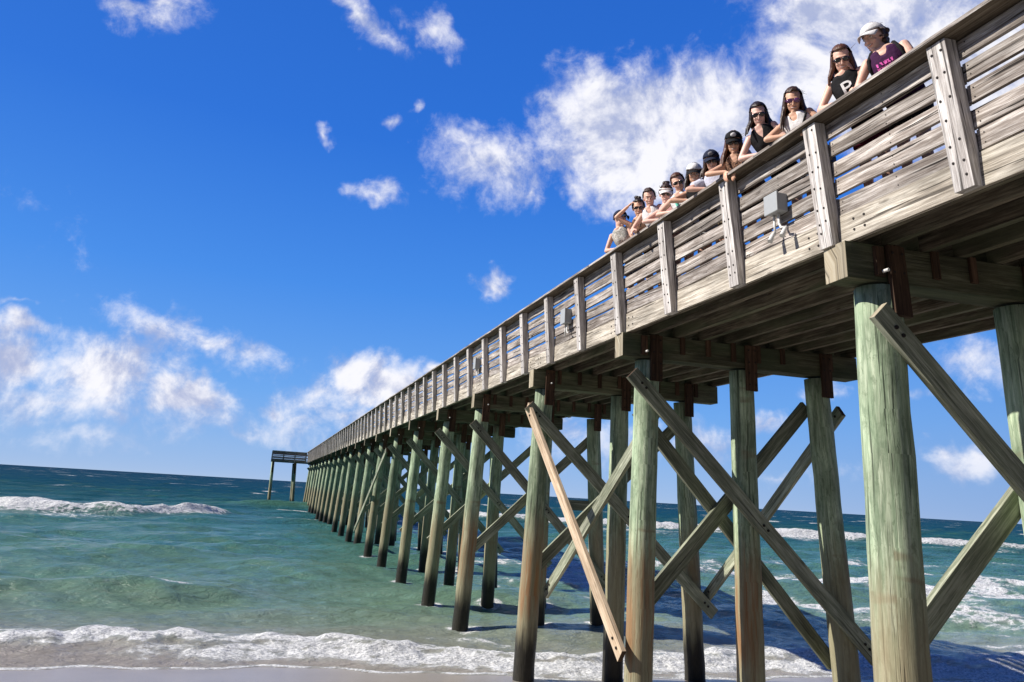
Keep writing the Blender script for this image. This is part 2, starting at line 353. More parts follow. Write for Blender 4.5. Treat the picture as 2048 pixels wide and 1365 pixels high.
    # right of the pier: a long breaker line and torn foam in front of it
    yr = 96-.22*(xx-40)+wig*3
    ridge(yr, .75, 5, 2.2, win(xx, 20, 220, 3)*(.55+.9*fb(xx, yy*0, .07, 15)), 1.15, .3, 2.6, 2.2)
    ridge(yr-13, .25, 5, 3, win(xx, 18, 180, 4)*np.clip(fb(xx, yy, .11, 21)*2.2-.7, 0, 1), .95, .2, 5.5, 5.5)
    ridge(52+wig*2-.1*xx, .25, 4, 2, win(xx, 12, 60, 3)*np.clip(fb(xx, yy, .16, 25)*2.6-.9, 0, 1), .95, .2, 3.5, 4.0)
    ridge(38+wig-.07*xx, .22, 3, 2, win(xx, 9, 70, 2)*np.clip(fb(xx, yy, .2, 45)*2.6-.95, 0, 1), .9, .2, 2.0, 2.5)
    ridge(31+wig-.02*xx, .35, 2, 1.2, win(xx, 27.5, 33, .5), 1.1, .2, .8, 1.0)
    ridge(25+wig*.6-.02*xx, .15, 2, 1.2, win(xx, 20, 90, 1.5)*np.clip(fb(xx, yy, .3, 65)*2.6-.9, 0, 1), .9, .2, .9, 1.2)
    # patchy foam streaks under and beside the pier
    pat = np.clip(fb(xx, yy*.7, .35, 55)*3.-1.15, 0, 1)*win(xx, 8, 60, 2)*np.exp(-((yy-33)/17)**2)
    foam = np.maximum(foam, pat*.86)
    # swash along the sand
    wv = .55*(fb(xx, yy*0, .55, 91)-.5)*2
    ridge(shore(xx)+1.75+wv*.6, .20, .9, .5, .38+.92*fb(xx, yy, .8, 33), .97, .7, .46, .62)
    ridge(shore(xx)+1.05+wv, .05, .5, .3, win(xx, -2, 40, 1.5), .95, .3, .75, .5)
    ridge(shore(xx)+.12, .01, .1, .08, np.ones_like(xx), .80, 0, .08, .10)
    ridge(shore(xx)+3.4+wv, .04, .5, .5, win(xx, -8, 30, 1)*np.clip(fb(xx, yy, .6, 19)*2.4-.9, 0, 1), .7, 0, .5, .6)
    # whitecaps far out
    cap_ = np.clip((fb(xx*.35, yy, .13, 101)-.68)*9, 0, 1)*np.clip((yy-110)/60, 0, 1)
    foam = np.maximum(foam, cap_*.8)
    for (bx, by) in PILE_XY:                                  # wash round the piles
        sel = (abs(yy-by) < 3) & (abs(xx-bx) < 4)
        d_ = np.hypot(xx[sel]-bx-.1, (yy[sel]-by)*1.1); foam[sel] = np.maximum(foam[sel], .72*np.exp(-((d_-.28)/.28)**2))
    tex = fb(xx, yy, 2.2, 7, 4)
    fm = np.clip(foam, 0, 1.3)*(cell < .6)
    z += .09*fm*(tex-.35)*np.clip(yy/40, .45, 1.5)*np.clip((off-.3)/.8, 0, 1)
    z += .10*np.clip(foam, 0, 1)*(fb(xx, yy, 6, 9, 3)-.5)*(cell < .2)*np.clip((off-.3)/.8, 0, 1)
    lip = .035*np.clip(off/.6, 0, 1)
    z = np.where(off < 0, -.01+off*.06, z*np.clip(off/.5, 0, 1)+lip)                    # ends in a thin lip on the sand
    V_ = np.stack([xx, yy, z], -1).reshape(-1, 3)
    me = bpy.data.meshes.new('sea'); nv = ny*nx; nf = (ny-1)*(nx-1)
    me.vertices.add(nv); me.vertices.foreach_set('co', V_.astype('f').ravel())
    i = np.arange(ny-1)[:, None]*nx+np.arange(nx-1)[None, :]; F = np.stack([i, i+1, i+nx+1, i+nx], -1).reshape(-1, 4)
    me.loops.add(nf*4); me.loops.foreach_set('vertex_index', F.astype('i').ravel())
    me.polygons.add(nf); me.polygons.foreach_set('loop_start', np.arange(0, nf*4, 4, dtype='i')); me.polygons.foreach_set('loop_total', np.full(nf, 4, 'i'))
    me.update(); me.polygons.foreach_set('use_smooth', np.ones(nf, bool))
    a = me.attributes.new('foam', 'FLOAT', 'POINT'); a.data.foreach_set('value', foam.astype('f').ravel())
    a = me.attributes.new('off', 'FLOAT', 'POINT'); a.data.foreach_set('value', off.astype('f').ravel())
    m_, g, p = newmat('sea_water')
    pos = g.add('ShaderNodeNewGeometry').outputs['Position']; px, py, pz = g.xyz(pos)
    of = g.add('ShaderNodeAttribute', attribute_name='off').outputs['Fac']; fo = g.add('ShaderNodeAttribute', attribute_name='foam').outputs['Fac']
    nb = g.noise(g.comb(g.m('MULTIPLY', px, .07), g.m('MULTIPLY', py, .16)), 1., 4, .6)
    lo = g.m('DIVIDE', g.m('LOGARITHM', g.m('MAXIMUM', g.m('MULTIPLY', of, g.mr(nb, .25, .75, .7, 1.4)), .3), 10.), 3.3)
    # log10(distance from shore)/3.3
    col = g.ramp(lo, [(0., (.32, .29, .245)), (.09, (.29, .275, .225)), (.19, (.235, .265, .205)), (.27, (.15, .24, .165)), (.39, (.085, .19, .14)), (.49, (.048, .155, .13)), (.58, (.018, .10, .115)), (.72, (.006, .056, .10)), (1., (.0035, .038, .082))])
    sb = g.noise(g.comb(g.m('MULTIPLY', px, .18), g.m('MULTIPLY', py, .5), 3.), 1., 5, .6)
    col = g.mix(g.mr(sb, .5, .72, 0, .55, True), col, g.mix(.5, col, (.13, .20, .07)))
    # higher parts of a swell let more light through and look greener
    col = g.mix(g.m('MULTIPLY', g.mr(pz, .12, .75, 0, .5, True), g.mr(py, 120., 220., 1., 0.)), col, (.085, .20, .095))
    v3 = g.comb(px, g.m('MULTIPLY', py, 1.5), pz)
    fn = g.noise(v3, 2.6, 8, .68, .4); fn2 = g.noise(v3, .55, 4, .6)
    vo = g.add('ShaderNodeTexVoronoi', feature='SMOOTH_F1'); vo.inputs['Scale'].default_value = 1.9; vo.inputs['Smoothness'].default_value = .6
    g.put(vo.inputs['Vector'], g.v('ADD', v3, g.v('SCALE', g.noise(v3, 1.3, 3, .5, out='Color'), sc=.9)))
    cells = g.mr(vo.outputs['Distance'], .15, .55, 0, 1)
    fn3 = g.noise(v3, 11., 4, .7)
    thr = g.m('ADD', g.m('ADD', g.m('MULTIPLY', fn, .95), g.m('MULTIPLY', fn2, .25)), g.m('ADD', g.m('MULTIPLY', g.m('SUBTRACT', 1., cells), .32), g.m('MULTIPLY', fn3, .35)))
    thr = g.m('SUBTRACT', thr, .32)
    fm_ = g.mr(g.m('SUBTRACT', fo, thr), -.02, .16, 0, 1, True)
    fm2 = g.mr(g.m('SUBTRACT', fo, g.m('MULTIPLY', thr, .45)), 0, .45, 0, .42, True)      # thin milky water round the foam
    col = g.mix(fm2, col, (.42, .47, .44))
    col = g.mix(fm_, col, g.mix(g.mr(g.noise(v3, 16, 5, .7), .36, .62, 0, 1, True), (.40, .42, .43), (.93, .94, .93)))
    g.put(p.inputs['Base Color'], col)
    g.put(p.inputs['Roughness'], g.m('MAXIMUM', g.mr(fm_, 0, 1, .13, .85), g.mr(g.v('LENGTH', pos), 30, 160, .12, .42))); p.inputs['IOR'].default_value = 1.33
    dist = g.v('LENGTH', pos)
    g.put(p.inputs['Specular IOR Level'], g.m('MULTIPLY', g.mr(fm_, 0, 1, 1., .2), g.mr(dist, 20, 110, .5, .045)))
    n1 = g.noise(g.comb(g.m('MULTIPLY', px, 1.9), g.m('MULTIPLY', py, 4.2), pz), 1., 6, .68, .4)
    n2 = g.noise(g.comb(g.m('MULTIPLY', px, .16), g.m('MULTIPLY', py, .42), 5.), 1., 6, .7, .3)
    b1 = g.add('ShaderNodeBump'); b1.inputs['Distance'].default_value = .16; g.put(b1.inputs['Strength'], g.mr(dist, 15, 120, .85, .5)); g.put(b1.inputs['Height'], n1)
    b2 = g.add('ShaderNodeBump'); b2.inputs['Distance'].default_value = 2.6; g.put(b2.inputs['Strength'], g.mr(dist, 25, 120, .15, 1.)); g.put(b2.inputs['Height'], n2); g.l.new(b1.outputs[0], b2.inputs['Normal'])
    b3 = g.add('ShaderNodeBump'); b3.inputs['Distance'].default_value = .12; g.put(b3.inputs['Strength'], g.m('MULTIPLY', fm_, .9)); g.put(b3.inputs['Height'], g.m('ADD', fn, g.m('MULTIPLY', cells, .4))); g.l.new(b2.outputs[0], b3.inputs['Normal'])
    g.l.new(b3.outputs[0], p.inputs['Normal'])
    df = g.add('ShaderNodeBsdfDiffuse'); g.put(df.inputs[0], col); g.l.new(b3.outputs[0], df.inputs[1])
    ms = g.add('ShaderNodeMixShader'); g.put(ms.inputs[0], g.mr(dist, 40, 220, .05, .62)); g.l.new(p.outputs[0], ms.inputs[1]); g.l.new(df.outputs[0], ms.inputs[2])
    g.l.new(ms.outputs[0], g.n['Material Output'].inputs[0])
    me.materials.append(m_)
    o = bpy.data.objects.new('sea', me); C.objects.link(o); tag(o, kind='structure'); return o
make_sea()

# ------------------------------------------------------------------ sand
def make_beach():
    xs = np.concatenate([np.linspace(-400, -22, 20), np.linspace(-20, 40, 240), np.linspace(42, 500, 20)])
    ys = np.concatenate([np.linspace(-200, -12, 14), np.linspace(-10, 30, 160), np.linspace(34, 9200, 6)])
    xx, yy = np.meshgrid(xs, ys); rs = np.random.RandomState(3)
    d = shore(xx)-yy
    z = np.where(d > 0, .012+.035*np.minimum(d, 4)+.125*np.maximum(np.minimum(d-4, 14), 0), -.05*np.minimum(-d, 60))
    for k in range(14):
        l = rs.uniform(.8, 5); th = rs.uniform(0, 6.28); z += .006*l**.5*np.sin(2*math.pi/l*(xx*math.cos(th)+yy*math.sin(th))+rs.rand()*6)*np.clip((d-3)/4, 0, 1)
    me = bpy.data.meshes.new('beach_sand'); nx = len(xs)
    F = [(i*nx+j, i*nx+j+1, (i+1)*nx+j+1, (i+1)*nx+j) for i in range(len(ys)-1) for j in range(nx-1)]
    me.from_pydata(np.stack([xx, yy, z], -1).reshape(-1, 3).tolist(), [], F)
    me.polygons.foreach_set('use_smooth', np.ones(len(F), bool))
    a = me.attributes.new('off', 'FLOAT', 'POINT'); a.data.foreach_set('value', d.astype('f').ravel())
    m_, g, p = newmat('beach_sand')
    pos = g.add('ShaderNodeNewGeometry').outputs['Position']; of = g.add('ShaderNodeAttribute', attribute_name='off').outputs['Fac']
    n = g.noise(pos, 1.2, 5, .6); n2 = g.noise(pos, 90, 3, .7)
    wet = g.mr(g.m('ADD', of, g.m('MULTIPLY', n, 1.5)), 2.5, 4.6, 1, 0, True)
    c = g.mix(n2, (.20, .18, .15), (.27, .245, .21)); c = g.mix(wet, c, g.mix(n, (.26, .235, .205), (.37, .335, .295))); c = g.mix(g.mr(g.noise(pos, 28, 3, .6), .66, .72, 0, .5), c, (.12, .10, .08))
    g.put(p.inputs['Base Color'], c); g.put(p.inputs['Roughness'], g.mr(wet, 0, 1, .95, .28))
    bump(g, p, g.m('ADD', n2, g.m('MULTIPLY', n, 2.)), .12, .02)
    me.materials.append(m_); o = bpy.data.objects.new('beach_sand', me); C.objects.link(o); tag(o, kind='structure')
make_beach()

# ------------------------------------------------------------------ pier
A0 = 5.10                                   # outer face of the posts at deck level
Z = lambda z: z+ZC
Y1 = 4.327; SP = 1.63
YE = 112.0
pier = empty('fishing_pier', (5.2, 0, 0))
tag(pier, 'long weathered wooden pier on green timber piles running out over the sea', 'pier')
yb = [.72, 5.62, 10.60, 14.92, 19.84, 24.48, 29.80, 34.71]
while yb[-1] < YE-4: yb.append(yb[-1]+4.89)
NB = len(yb)
XR = 9.42                                   # far edge
xlean = lambda z: -.085*(z-2.59)            # railing leans outward slightly

# deck and joists
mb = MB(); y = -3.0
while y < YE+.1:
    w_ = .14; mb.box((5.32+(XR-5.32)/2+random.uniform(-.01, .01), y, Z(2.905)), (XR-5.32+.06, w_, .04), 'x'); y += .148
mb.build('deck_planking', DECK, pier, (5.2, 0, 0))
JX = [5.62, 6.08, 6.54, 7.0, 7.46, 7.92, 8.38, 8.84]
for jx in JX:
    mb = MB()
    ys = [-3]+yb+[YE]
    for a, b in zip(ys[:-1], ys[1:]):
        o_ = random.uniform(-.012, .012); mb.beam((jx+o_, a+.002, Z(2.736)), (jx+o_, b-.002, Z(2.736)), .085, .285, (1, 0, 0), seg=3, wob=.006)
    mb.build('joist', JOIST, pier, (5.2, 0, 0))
# fascia (outer joist, doubled) on each side
for side in (0, 1):
    x0 = 5.215 if side == 0 else XR+.02; sg = -1 if side == 0 else 1
    mb = MB(); ys = [-3]+yb+[YE]
    for a, b in zip(ys[:-1], ys[1:]):
        t = random.uniform(.5, 1)
        mb.beam((x0, a+.165, Z(2.745)), (x0, b+.161, Z(2.745)), .045, .30, (1, 0, 0), t=t, seg=3, wob=.005)
        mb.beam((x0-sg*.052, a+.165, Z(2.735)), (x0-sg*.052, b+.161, Z(2.735)), .05, .29, (1, 0, 0), mi=2)
        if side == 0 and a < 60:
            for dy in (-.30, -.16, .36, .50):
                for dz in (.06, -.06): mb.bolt((x0-.022, b+dy+.1, Z(2.745+dz+random.uniform(-.008, .008))), (-1, 0, 0), .014, .008, 1)
    mb.build('fascia_board', [FASC, IRON, JOIST], pier, (5.2, 0, 0))

UNDER = wood('shade_brown_rail_underside', (.035, .026, .018), (.12, .095, .07), (.26, .225, .175), .7, (.55, 1.15))
def under_dark(mb):                       # shade under the rail, painted as darker brown on its downward faces
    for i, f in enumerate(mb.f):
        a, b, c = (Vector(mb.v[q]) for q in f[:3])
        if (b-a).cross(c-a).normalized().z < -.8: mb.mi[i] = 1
def railing(side, ymax_posts):
    sg = -1 if side == 0 else 1
    xb = A0 if side == 0 else XR+.13
    X = lambda z, off=0: (xb+off+xlean(z)) if side == 0 else (xb-off-xlean(z))
    # hand rail = the part, with posts and boards under it
    mb = MB(); y = -3.0; zc = 3.965
    wd = .33
    while y < YE-.2:
        L = min(4.89, YE-y); xc = X(3.95, -.045+wd/2)
        mb.beam((xc+random.uniform(-.006, .006), y+.003, Z(zc)), (xc+random.uniform(-.006, .006), y+L-.003, Z(zc)), wd, .04, (1, 0, 0), seg=3, wob=.006, t=random.uniform(.6, 1))
        y += L
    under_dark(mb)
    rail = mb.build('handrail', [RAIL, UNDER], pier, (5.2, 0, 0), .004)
    k = -4
    rest = MB()
    while True:
        ye = Y1+SP*k; yn = ye+SP
        if ye > YE-.3: break
        # post: seaward edge at ye, 0.19 wide
        single = ye < ymax_posts
        mb = MB() if single else rest
        wy = .19; yc = ye-wy/2
        zb = 2.585+random.uniform(-.02, .01)
        mb.beam((X(zb, .065), yc, Z(zb)), (X(3.94, .065), yc+random.uniform(-.006, .006), Z(3.942)), .13, wy, (1, 0, 0), t=random.uniform(.55, 1))
        if side == 0 and ye < 40:
            for zz in (2.72, 2.84, 3.0, 3.22, 3.42, 3.62, 3.85):
                for dd in ((-.045, .045) if random.random() < .75 else (random.choice((-.045, .045)),)):
                    q = zz+random.uniform(-.02, .02); mb.bolt((X(q, -.001), yc+dd+random.uniform(-.008, .008), Z(q)), (-1, 0, 0), .013, .007, 1)
        if single: mb.build('railing_post', [POST, IRON], rail, (X(2.6), yc, Z(2.6)), .006 if ye < 25 else 0)
        # boards of the bay between this post and the next
        mb = MB() if single else rest
        for (z0, z1) in ((2.90, 3.095), (3.122, 3.295), (3.335, 3.505), (3.545, 3.715), (3.757, 3.93)):
            j0, j1 = random.uniform(-.018, .018), random.uniform(-.018, .018)
            if z0 > 3.7: j0 = j1 = 0
            a_ = Vector((X((z0+z1)/2, .155), ye-.186, Z((z0+z1)/2+j0))); b_ = Vector((X((z0+z1)/2, .155), yn-.194, Z((z0+z1)/2+j1)))
            mb.beam(a_, b_, .040, z1-z0-random.uniform(0, .014), (1, 0, 0), seg=4, wob=.007, t=random.random())
            if side == 0 and -2 < ye < 22:
                for e in (a_+Vector((-.021, .12, 0)), b_+Vector((-.021, -.06, 0)), a_+Vector((-.021, .85, 0))):
                    for dz in (-.045, .045): mb.bolt(e+Vector((0, random.uniform(-.01, .01), dz)), (-1, 0, 0), .007, .004, 1)
        if single: mb.build('railing_board', [RAIL, IRON], rail, (X(2.6), yc, Z(2.6)), .004 if ye < 18 and side == 0 else 0)
        k += 1
    if rest.v:
        o = rest.build('railing_post_row', [RAIL, IRON], rail, (5.2, 0, 0)); o['kind'] = 'stuff'
railing(0, 115); railing(1, 52)

# bents: pile caps, piles, braces
SK = -.0573
def ycap(n, x): return yb[n]+SK*(x-5.126)
def pile(n, xt, xb_, r=.2, rust=0., wet=1., lab=None):
    yt = ycap(n, xt)+.17; ztop = Z(2.17); zbot = -.9
    pts = []; rad = []; K = 16
    for k in range(K+1):
        q = k/K; pts.append((xt+(xb_-xt)*q+random.uniform(-.005, .005), yt+random.uniform(-.004, .004), ztop+(zbot-ztop)*q)); rad.append(r*(.97+.08*q)*random.uniform(.985, 1.015))
    mb = MB(); mb.tube(pts, rad, 28, 0, noise=.012 if n < 6 else 0, emi=1)
    o = mb.build('piling', [PILE, ENDG], pier, (xt, yt, 0)); o['rust'] = float(rust); o['wet'] = float(wet)
    # rust brown scab board bolted over the joint
    mb = MB(); xs = xt+r*.28
    ys_ = ycap(n, xs)-.028; zt, zl = Z(2.58), Z(1.86-.03*random.random())
    mb.beam((xs, ys_, zt), (xs-.01, yt-r-.012 if yt-r < ys_+.02 else ys_, zl), .2, .05, (1, 0, 0), t=random.random())
    if n < 8:
        for zz in (2.5, 2.3, 2.12, 1.93):
            for dd in (-.06, .06): mb.bolt((xs+dd, ys_-.028, Z(zz)), (0, -1, 0), .014, .014, 1)
    mb.build('scab_board', [RUST, IRON], o, (xt, yt, 0))
    return o
RUSTF = {2: .75, 3: .9, 4: .8}
for n in range(NB):
    jt = lambda s=.05: random.uniform(-s, s)
    # cap beam
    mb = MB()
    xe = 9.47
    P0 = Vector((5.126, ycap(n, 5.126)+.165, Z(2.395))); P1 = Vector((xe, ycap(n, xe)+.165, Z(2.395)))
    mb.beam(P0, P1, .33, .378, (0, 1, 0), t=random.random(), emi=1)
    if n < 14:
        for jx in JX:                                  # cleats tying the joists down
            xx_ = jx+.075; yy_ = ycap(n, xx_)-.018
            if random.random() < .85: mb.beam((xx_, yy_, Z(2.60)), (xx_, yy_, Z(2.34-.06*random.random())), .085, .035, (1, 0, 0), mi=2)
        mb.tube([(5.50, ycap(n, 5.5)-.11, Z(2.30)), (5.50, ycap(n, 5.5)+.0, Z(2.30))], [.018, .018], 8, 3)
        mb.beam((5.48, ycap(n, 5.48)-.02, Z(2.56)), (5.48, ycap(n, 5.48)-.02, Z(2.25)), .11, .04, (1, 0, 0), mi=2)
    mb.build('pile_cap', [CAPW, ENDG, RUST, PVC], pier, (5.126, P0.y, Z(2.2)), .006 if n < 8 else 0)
    rb = .225 if n == 1 else .2
    fx = {1: (5.60, 5.37), 2: (5.63, 5.43), 3: (5.43, 5.22), 4: (5.41, 5.17), 5: (5.56, 5.29)}.get(n, (5.55+jt(), 5.30+jt()))
    mx = {1: (7.30, 7.28), 2: (7.33, 7.30), 3: (7.18, 7.07)}.get(n, (7.25+jt(), 7.2+jt()))
    tx = {2: (8.76, 9.04), 3: (8.68, 8.93)}.get(n, (8.7+jt(), 8.98+jt()))
    wet = 0. if n < 2 else (.35 if n == 2 else 1.)
    pile(n, *fx, rb, {1: .1, 2: .8, 3: .95, 4: .85, 5: .3}.get(n, .15*random.random()), 0 if n <= 2 else 1)
    pile(n, *mx, .2, {2: 1.0, 4: .7}.get(n, .2*random.random()), 0 if n <= 2 else 1)
    pile(n, *tx, .2, .15*random.random(), 0 if n <= 1 else (.3 if n == 2 else 1))
    # crossed braces: falling one on the shore face, rising one on the sea face
    yn_ = lambda x: ycap(n, x)+.17-.2-.045
    yf_ = lambda x: ycap(n, x)+.17+.2+.045
    def brace(a, b, yfun, mat=BRACE, w_=.235, th=.075, oy=0):
        p0 = Vector((a[0], yfun(a[0])+oy, Z(a[1]))); p1 = Vector((b[0], yfun(b[0])+oy, Z(b[1])))
        mb = MB(); mb.beam(p0, p1, th, w_, (0, 1, 0), t=random.uniform(.3, 1), seg=4, wob=.006, emi=2)
        d = (p1-p0).normalized()
        for q, sgn in ((p0, 1), (p1, -1), ((p0+p1)/2, 1)):
            for e in (.22, .32): mb.bolt(q+d*sgn*e+Vector((0, -th/2*(1 if yfun is yn_ else -1), 0)), (0, -1 if yfun is yn_ else 1, 0), .022, .02, 1)
        return mb.build('cross_brace', [mat, IRON, ENDG if n == 1 else RUST], pier, p0, .004 if n < 6 else 0)
    dz = jt(.06)
    A_ = {1: ((5.36, 1.88), (9.2, -2.15)), 2: ((5.24, 1.93), (9.32, -2.12)), 3: ((5.02, 1.80), (9.2, -2.14)), 4: ((5.1, 1.8), (9.1, -2.2))}.get(n, ((5.12, 1.8+dz), (9.15, -2.2+dz)))
    brace(*A_, yn_)
    B_ = {1: ((5.60, -1.32), (9.0, 1.85)), 2: ((5.50, -1.70), (8.72, 1.72)), 3: ((5.30, -1.58), (8.6, 1.62))}.get(n, ((5.25, -1.65+dz), (8.8, 1.7+dz)))
    brace(*B_, yf_)
    if n == 2: brace((5.62, 1.42), (8.98, -2.30), yf_, w_=.22, oy=.085)
# lengthwise braces
def lbrace(p0, p1, mat, w_=.22, th=.07, lab=None):
    mb = MB(); p0 = Vector((p0[0], p0[1], Z(p0[2]))); p1 = Vector((p1[0], p1[1], Z(p1[2])))
    mb.beam(p0, p1, th, w_, (1, 0, 0), seg=4, wob=.006, emi=2); d = (p1-p0).normalized()
    for q, sg in ((p0, 1), (p1, -1)):
        for e in (.14, .3): mb.bolt(q+d*sg*e+Vector((-th/2, 0, 0)), (-1, 0, 0), .022, .02, 1)
    o = mb.build('lengthwise_brace', [mat, IRON, RUST], pier, p0, .004)
    if lab: o['label'] = lab
lbrace((5.06, 15.0, 1.78), (5.17, 10.62, -2.12), OBR, lab='orange tinted lengthwise brace crossing the front of two piles')
lbrace((5.62, 15.0, -1.85), (5.90, 10.9, 1.45), BRACE)
lbrace((9.12, 14.85, -1.9), (9.14, 10.45, 1.66), BRACE)
lbrace((5.03, 34.8, 1.6), (5.08, 44.4, -2.4), BRACE)
mb = MB(); mb.beam((7.95, 19.86, Z(-.2)), (8.75, 19.82, Z(-.2)), .08, .27, (0, 1, 0)); mb.build('blocking', [BRACE], pier, (7.95, 19.86, Z(-.3)), .004)

# end platform, sticking out past the end of the pier to the left
mb = MB(); yT = YE+.02
for z0, z1 in ((2.55, 2.85), (2.92, 3.06), (3.26, 3.40), (3.66, 3.92)):
    mb.beam((.3, yT, Z((z0+z1)/2)), (5.0, yT, Z((z0+z1)/2)), .05, z1-z0, (0, 1, 0), mi=0)
mb.beam((.28, yT-.02, Z(3.95)), (5.0, yT-.02, Z(3.95)), .3, .04, (0, 1, 0), mi=0)
for xx_ in (.3, 1.85, 3.4, 4.9): mb.beam((xx_, yT-.06, Z(2.5)), (xx_, yT-.06, Z(3.93)), .16, .09, (1, 0, 0))
for z0, z1 in ((2.55, 2.85), (2.92, 3.06), (3.26, 3.40), (3.66, 3.92)):
    mb.beam((.27, yT+.03, Z((z0+z1)/2)), (.27, yT+7, Z((z0+z1)/2)), .05, z1-z0, (1, 0, 0)); mb.beam((.3, yT+7.05, Z((z0+z1)/2)), (12.5, yT+7.05, Z((z0+z1)/2)), .05, z1-z0, (0, 1, 0))
mb.build('end_platform_railing', [RAIL], pier, (.3, yT, Z(2.5)))
mb = MB(); mb.beam((.3, yT+3.5, Z(2.62)), (12.5, yT+3.5, Z(2.62)), 6.9, .12, (0, 1, 0))
mb.build('end_platform_deck', [JOIST], pier, (.3, yT, Z(2.6)))
for (xt, xb_, yy_) in ((.55, .78, yT+.3), (3.55, 4.0, yT+.3), (.55, .78, yT+6.5), (3.55, 4.0, yT+6.5), (7, 7, yT+6.5), (10, 10, yT+6.5), (10, 10.2, yT+.3), (12.2, 12.4, yT+3)):
    mb = MB(); mb.tube([(xt+(xb_-xt)*q, yy_, Z(2.5)+(-.9-Z(2.5))*q) for q in (0, .25, .5, .75, 1)], [.19, .2, .2, .21, .21], 16)
    o = mb.build('piling', [PILE], pier, (xt, yy_, 0)); o['wet'] = 1.; o['rust'] = 0.
    mb = MB(); mb.beam((xt-.03, yy_-.22, Z(2.5)), (xt+(xb_-xt)*.3-.03, yy_-.22, Z(1.0)), .22, .06, (1, 0, 0)); mb.build('scab_board', [RUST], o, (xt, yy_, 0))

# ------------------------------------------------------------------ junction boxes on the railing
def jbox(y0, y1, z0, z1, label, lamps=True):
    xo = A0+.135+xlean((z0+z1)/2)
    t = empty('junction_box', (xo, (y0+y1)/2, Z(z0))); tag(t, label, 'electrical box', 'grey electrical boxes on the railing')
    mb = MB(); dp = .13; yc = (y0+y1)/2
    mb.box((xo-dp/2, yc, Z((z0+z1)/2)), (dp, y1-y0, z1-z0), 'z', t=.5); mb.build('housing', [BOXM], t, t.location, .012)
    mb = MB(); mb.box((xo-dp-.014, yc, Z((z0+z1)/2)), (.026, y1-y0+.02, z1-z0+.02), 'z', t=.5)
    mb.build('lid', [BOXM], t, t.location, .008)
    mb = MB(); mb.tube([(xo-dp/2, yc-.02, Z(z0)), (xo-dp/2, yc-.02, Z(z0-.12)), (xo-dp/2, yc-.05, Z(z0-.18)), (xo-dp/2, yc-.12, Z(z0-.2))], [.015]*4, 10)
    mb.tube([(xo-dp/2, yc+.06, Z(z0)), (xo-dp/2, yc+.06, Z(z0-.24))], [.013, .013], 10)
    mb.build('conduit', [PVC], t, t.location)
    if lamps:
        for dy in (-.14, .07):
            mb = MB(); mb.tube([(xo-dp/2, yc+dy, Z(z0-.2)), (xo-dp/2-.03, yc+dy-.01, Z(z0-.24)), (xo-dp/2-.08, yc+dy-.02, Z(z0-.33))], [.014, .024, .03], 14); mb.build('fitting', [PVC], t, t.location)
jbox(6.50, 6.72, 3.21, 3.43, 'pale grey electrical box with white fittings below, nearest box on the railing')
jbox(12.95, 13.17, 3.2, 3.48, 'grey electrical box on the railing farther along, middle one of the three', False)
jbox(19.6, 19.82, 3.24, 3.52, 'smallest and farthest grey electrical box on the pier railing', False)

#PEOPLE#
# ------------------------------------------------------------------ people along the rail
DK = Z(2.927)                                # top of the deck
def skinmat(name, c):
    m_, g, p = newmat(name); tcn = g.add('ShaderNodeTexCoord').outputs['Object']
    n = g.noise(tcn, 14, 4, .6); g.put(p.inputs['Base Color'], g.mix(g.mr(n, .3, .7), tuple(q*.88 for q in c), c))
    p.inputs['Roughness'].default_value = .48; p.inputs['Specular IOR Level'].default_value = .4
    p.inputs['Subsurface Weight'].default_value = .12; p.inputs['Subsurface Radius'].default_value = (.02, .008, .005); p.inputs['Subsurface Scale'].default_value = .4
    bump(g, p, g.noise(tcn, 160, 2, .5), .08, .003); return m_
SK_F = skinmat('skin_fair', (.80, .49, .38)); SK_T = skinmat('skin_tanned', (.76, .45, .31)); SK_L = skinmat('skin_light_pink', (.84, .54, .45))
def hairmat(name, c):
    m_, g, p = newmat(name); pos = g.add('ShaderNodeTexCoord').outputs['Object']; x, y, z = g.xyz(pos)
    n = g.noise(g.comb(g.m('MULTIPLY', x, 70.), g.m('MULTIPLY', y, 70.), g.m('MULTIPLY', z, 9.)), 1., 4, .6)
    g.put(p.inputs['Base Color'], g.mix(n, tuple(q*.4 for q in c), tuple(min(1, q*1.6) for q in c))); p.inputs['Roughness'].default_value = .42
    bump(g, p, n, .8, .01); return m_
H_BR = hairmat('hair_dark_brown', (.05, .025, .014)); H_BK = hairmat('hair_near_black', (.022, .013, .01)); H_MB = hairmat('hair_reddish_brown', (.10, .04, .02))
LENS = plain('sunglass_lens', (.01, .009, .01), .12, 0, .05, 10, 0, .8); LENSP = plain('purple_mirror_lens', (.12, .03, .12), .1, 0, .05, 10, 0, 1.)
LIPS = plain('lips', (.50, .13, .12), .45); TEETH = plain('teeth', (.8, .76, .7), .35); EYEW = plain('eye_white', (.75, .72, .68), .3); IRIS = plain('iris_brown', (.03, .018, .01), .2)
SHOE = plain('shoe_pale', (.5, .48, .46), .7)
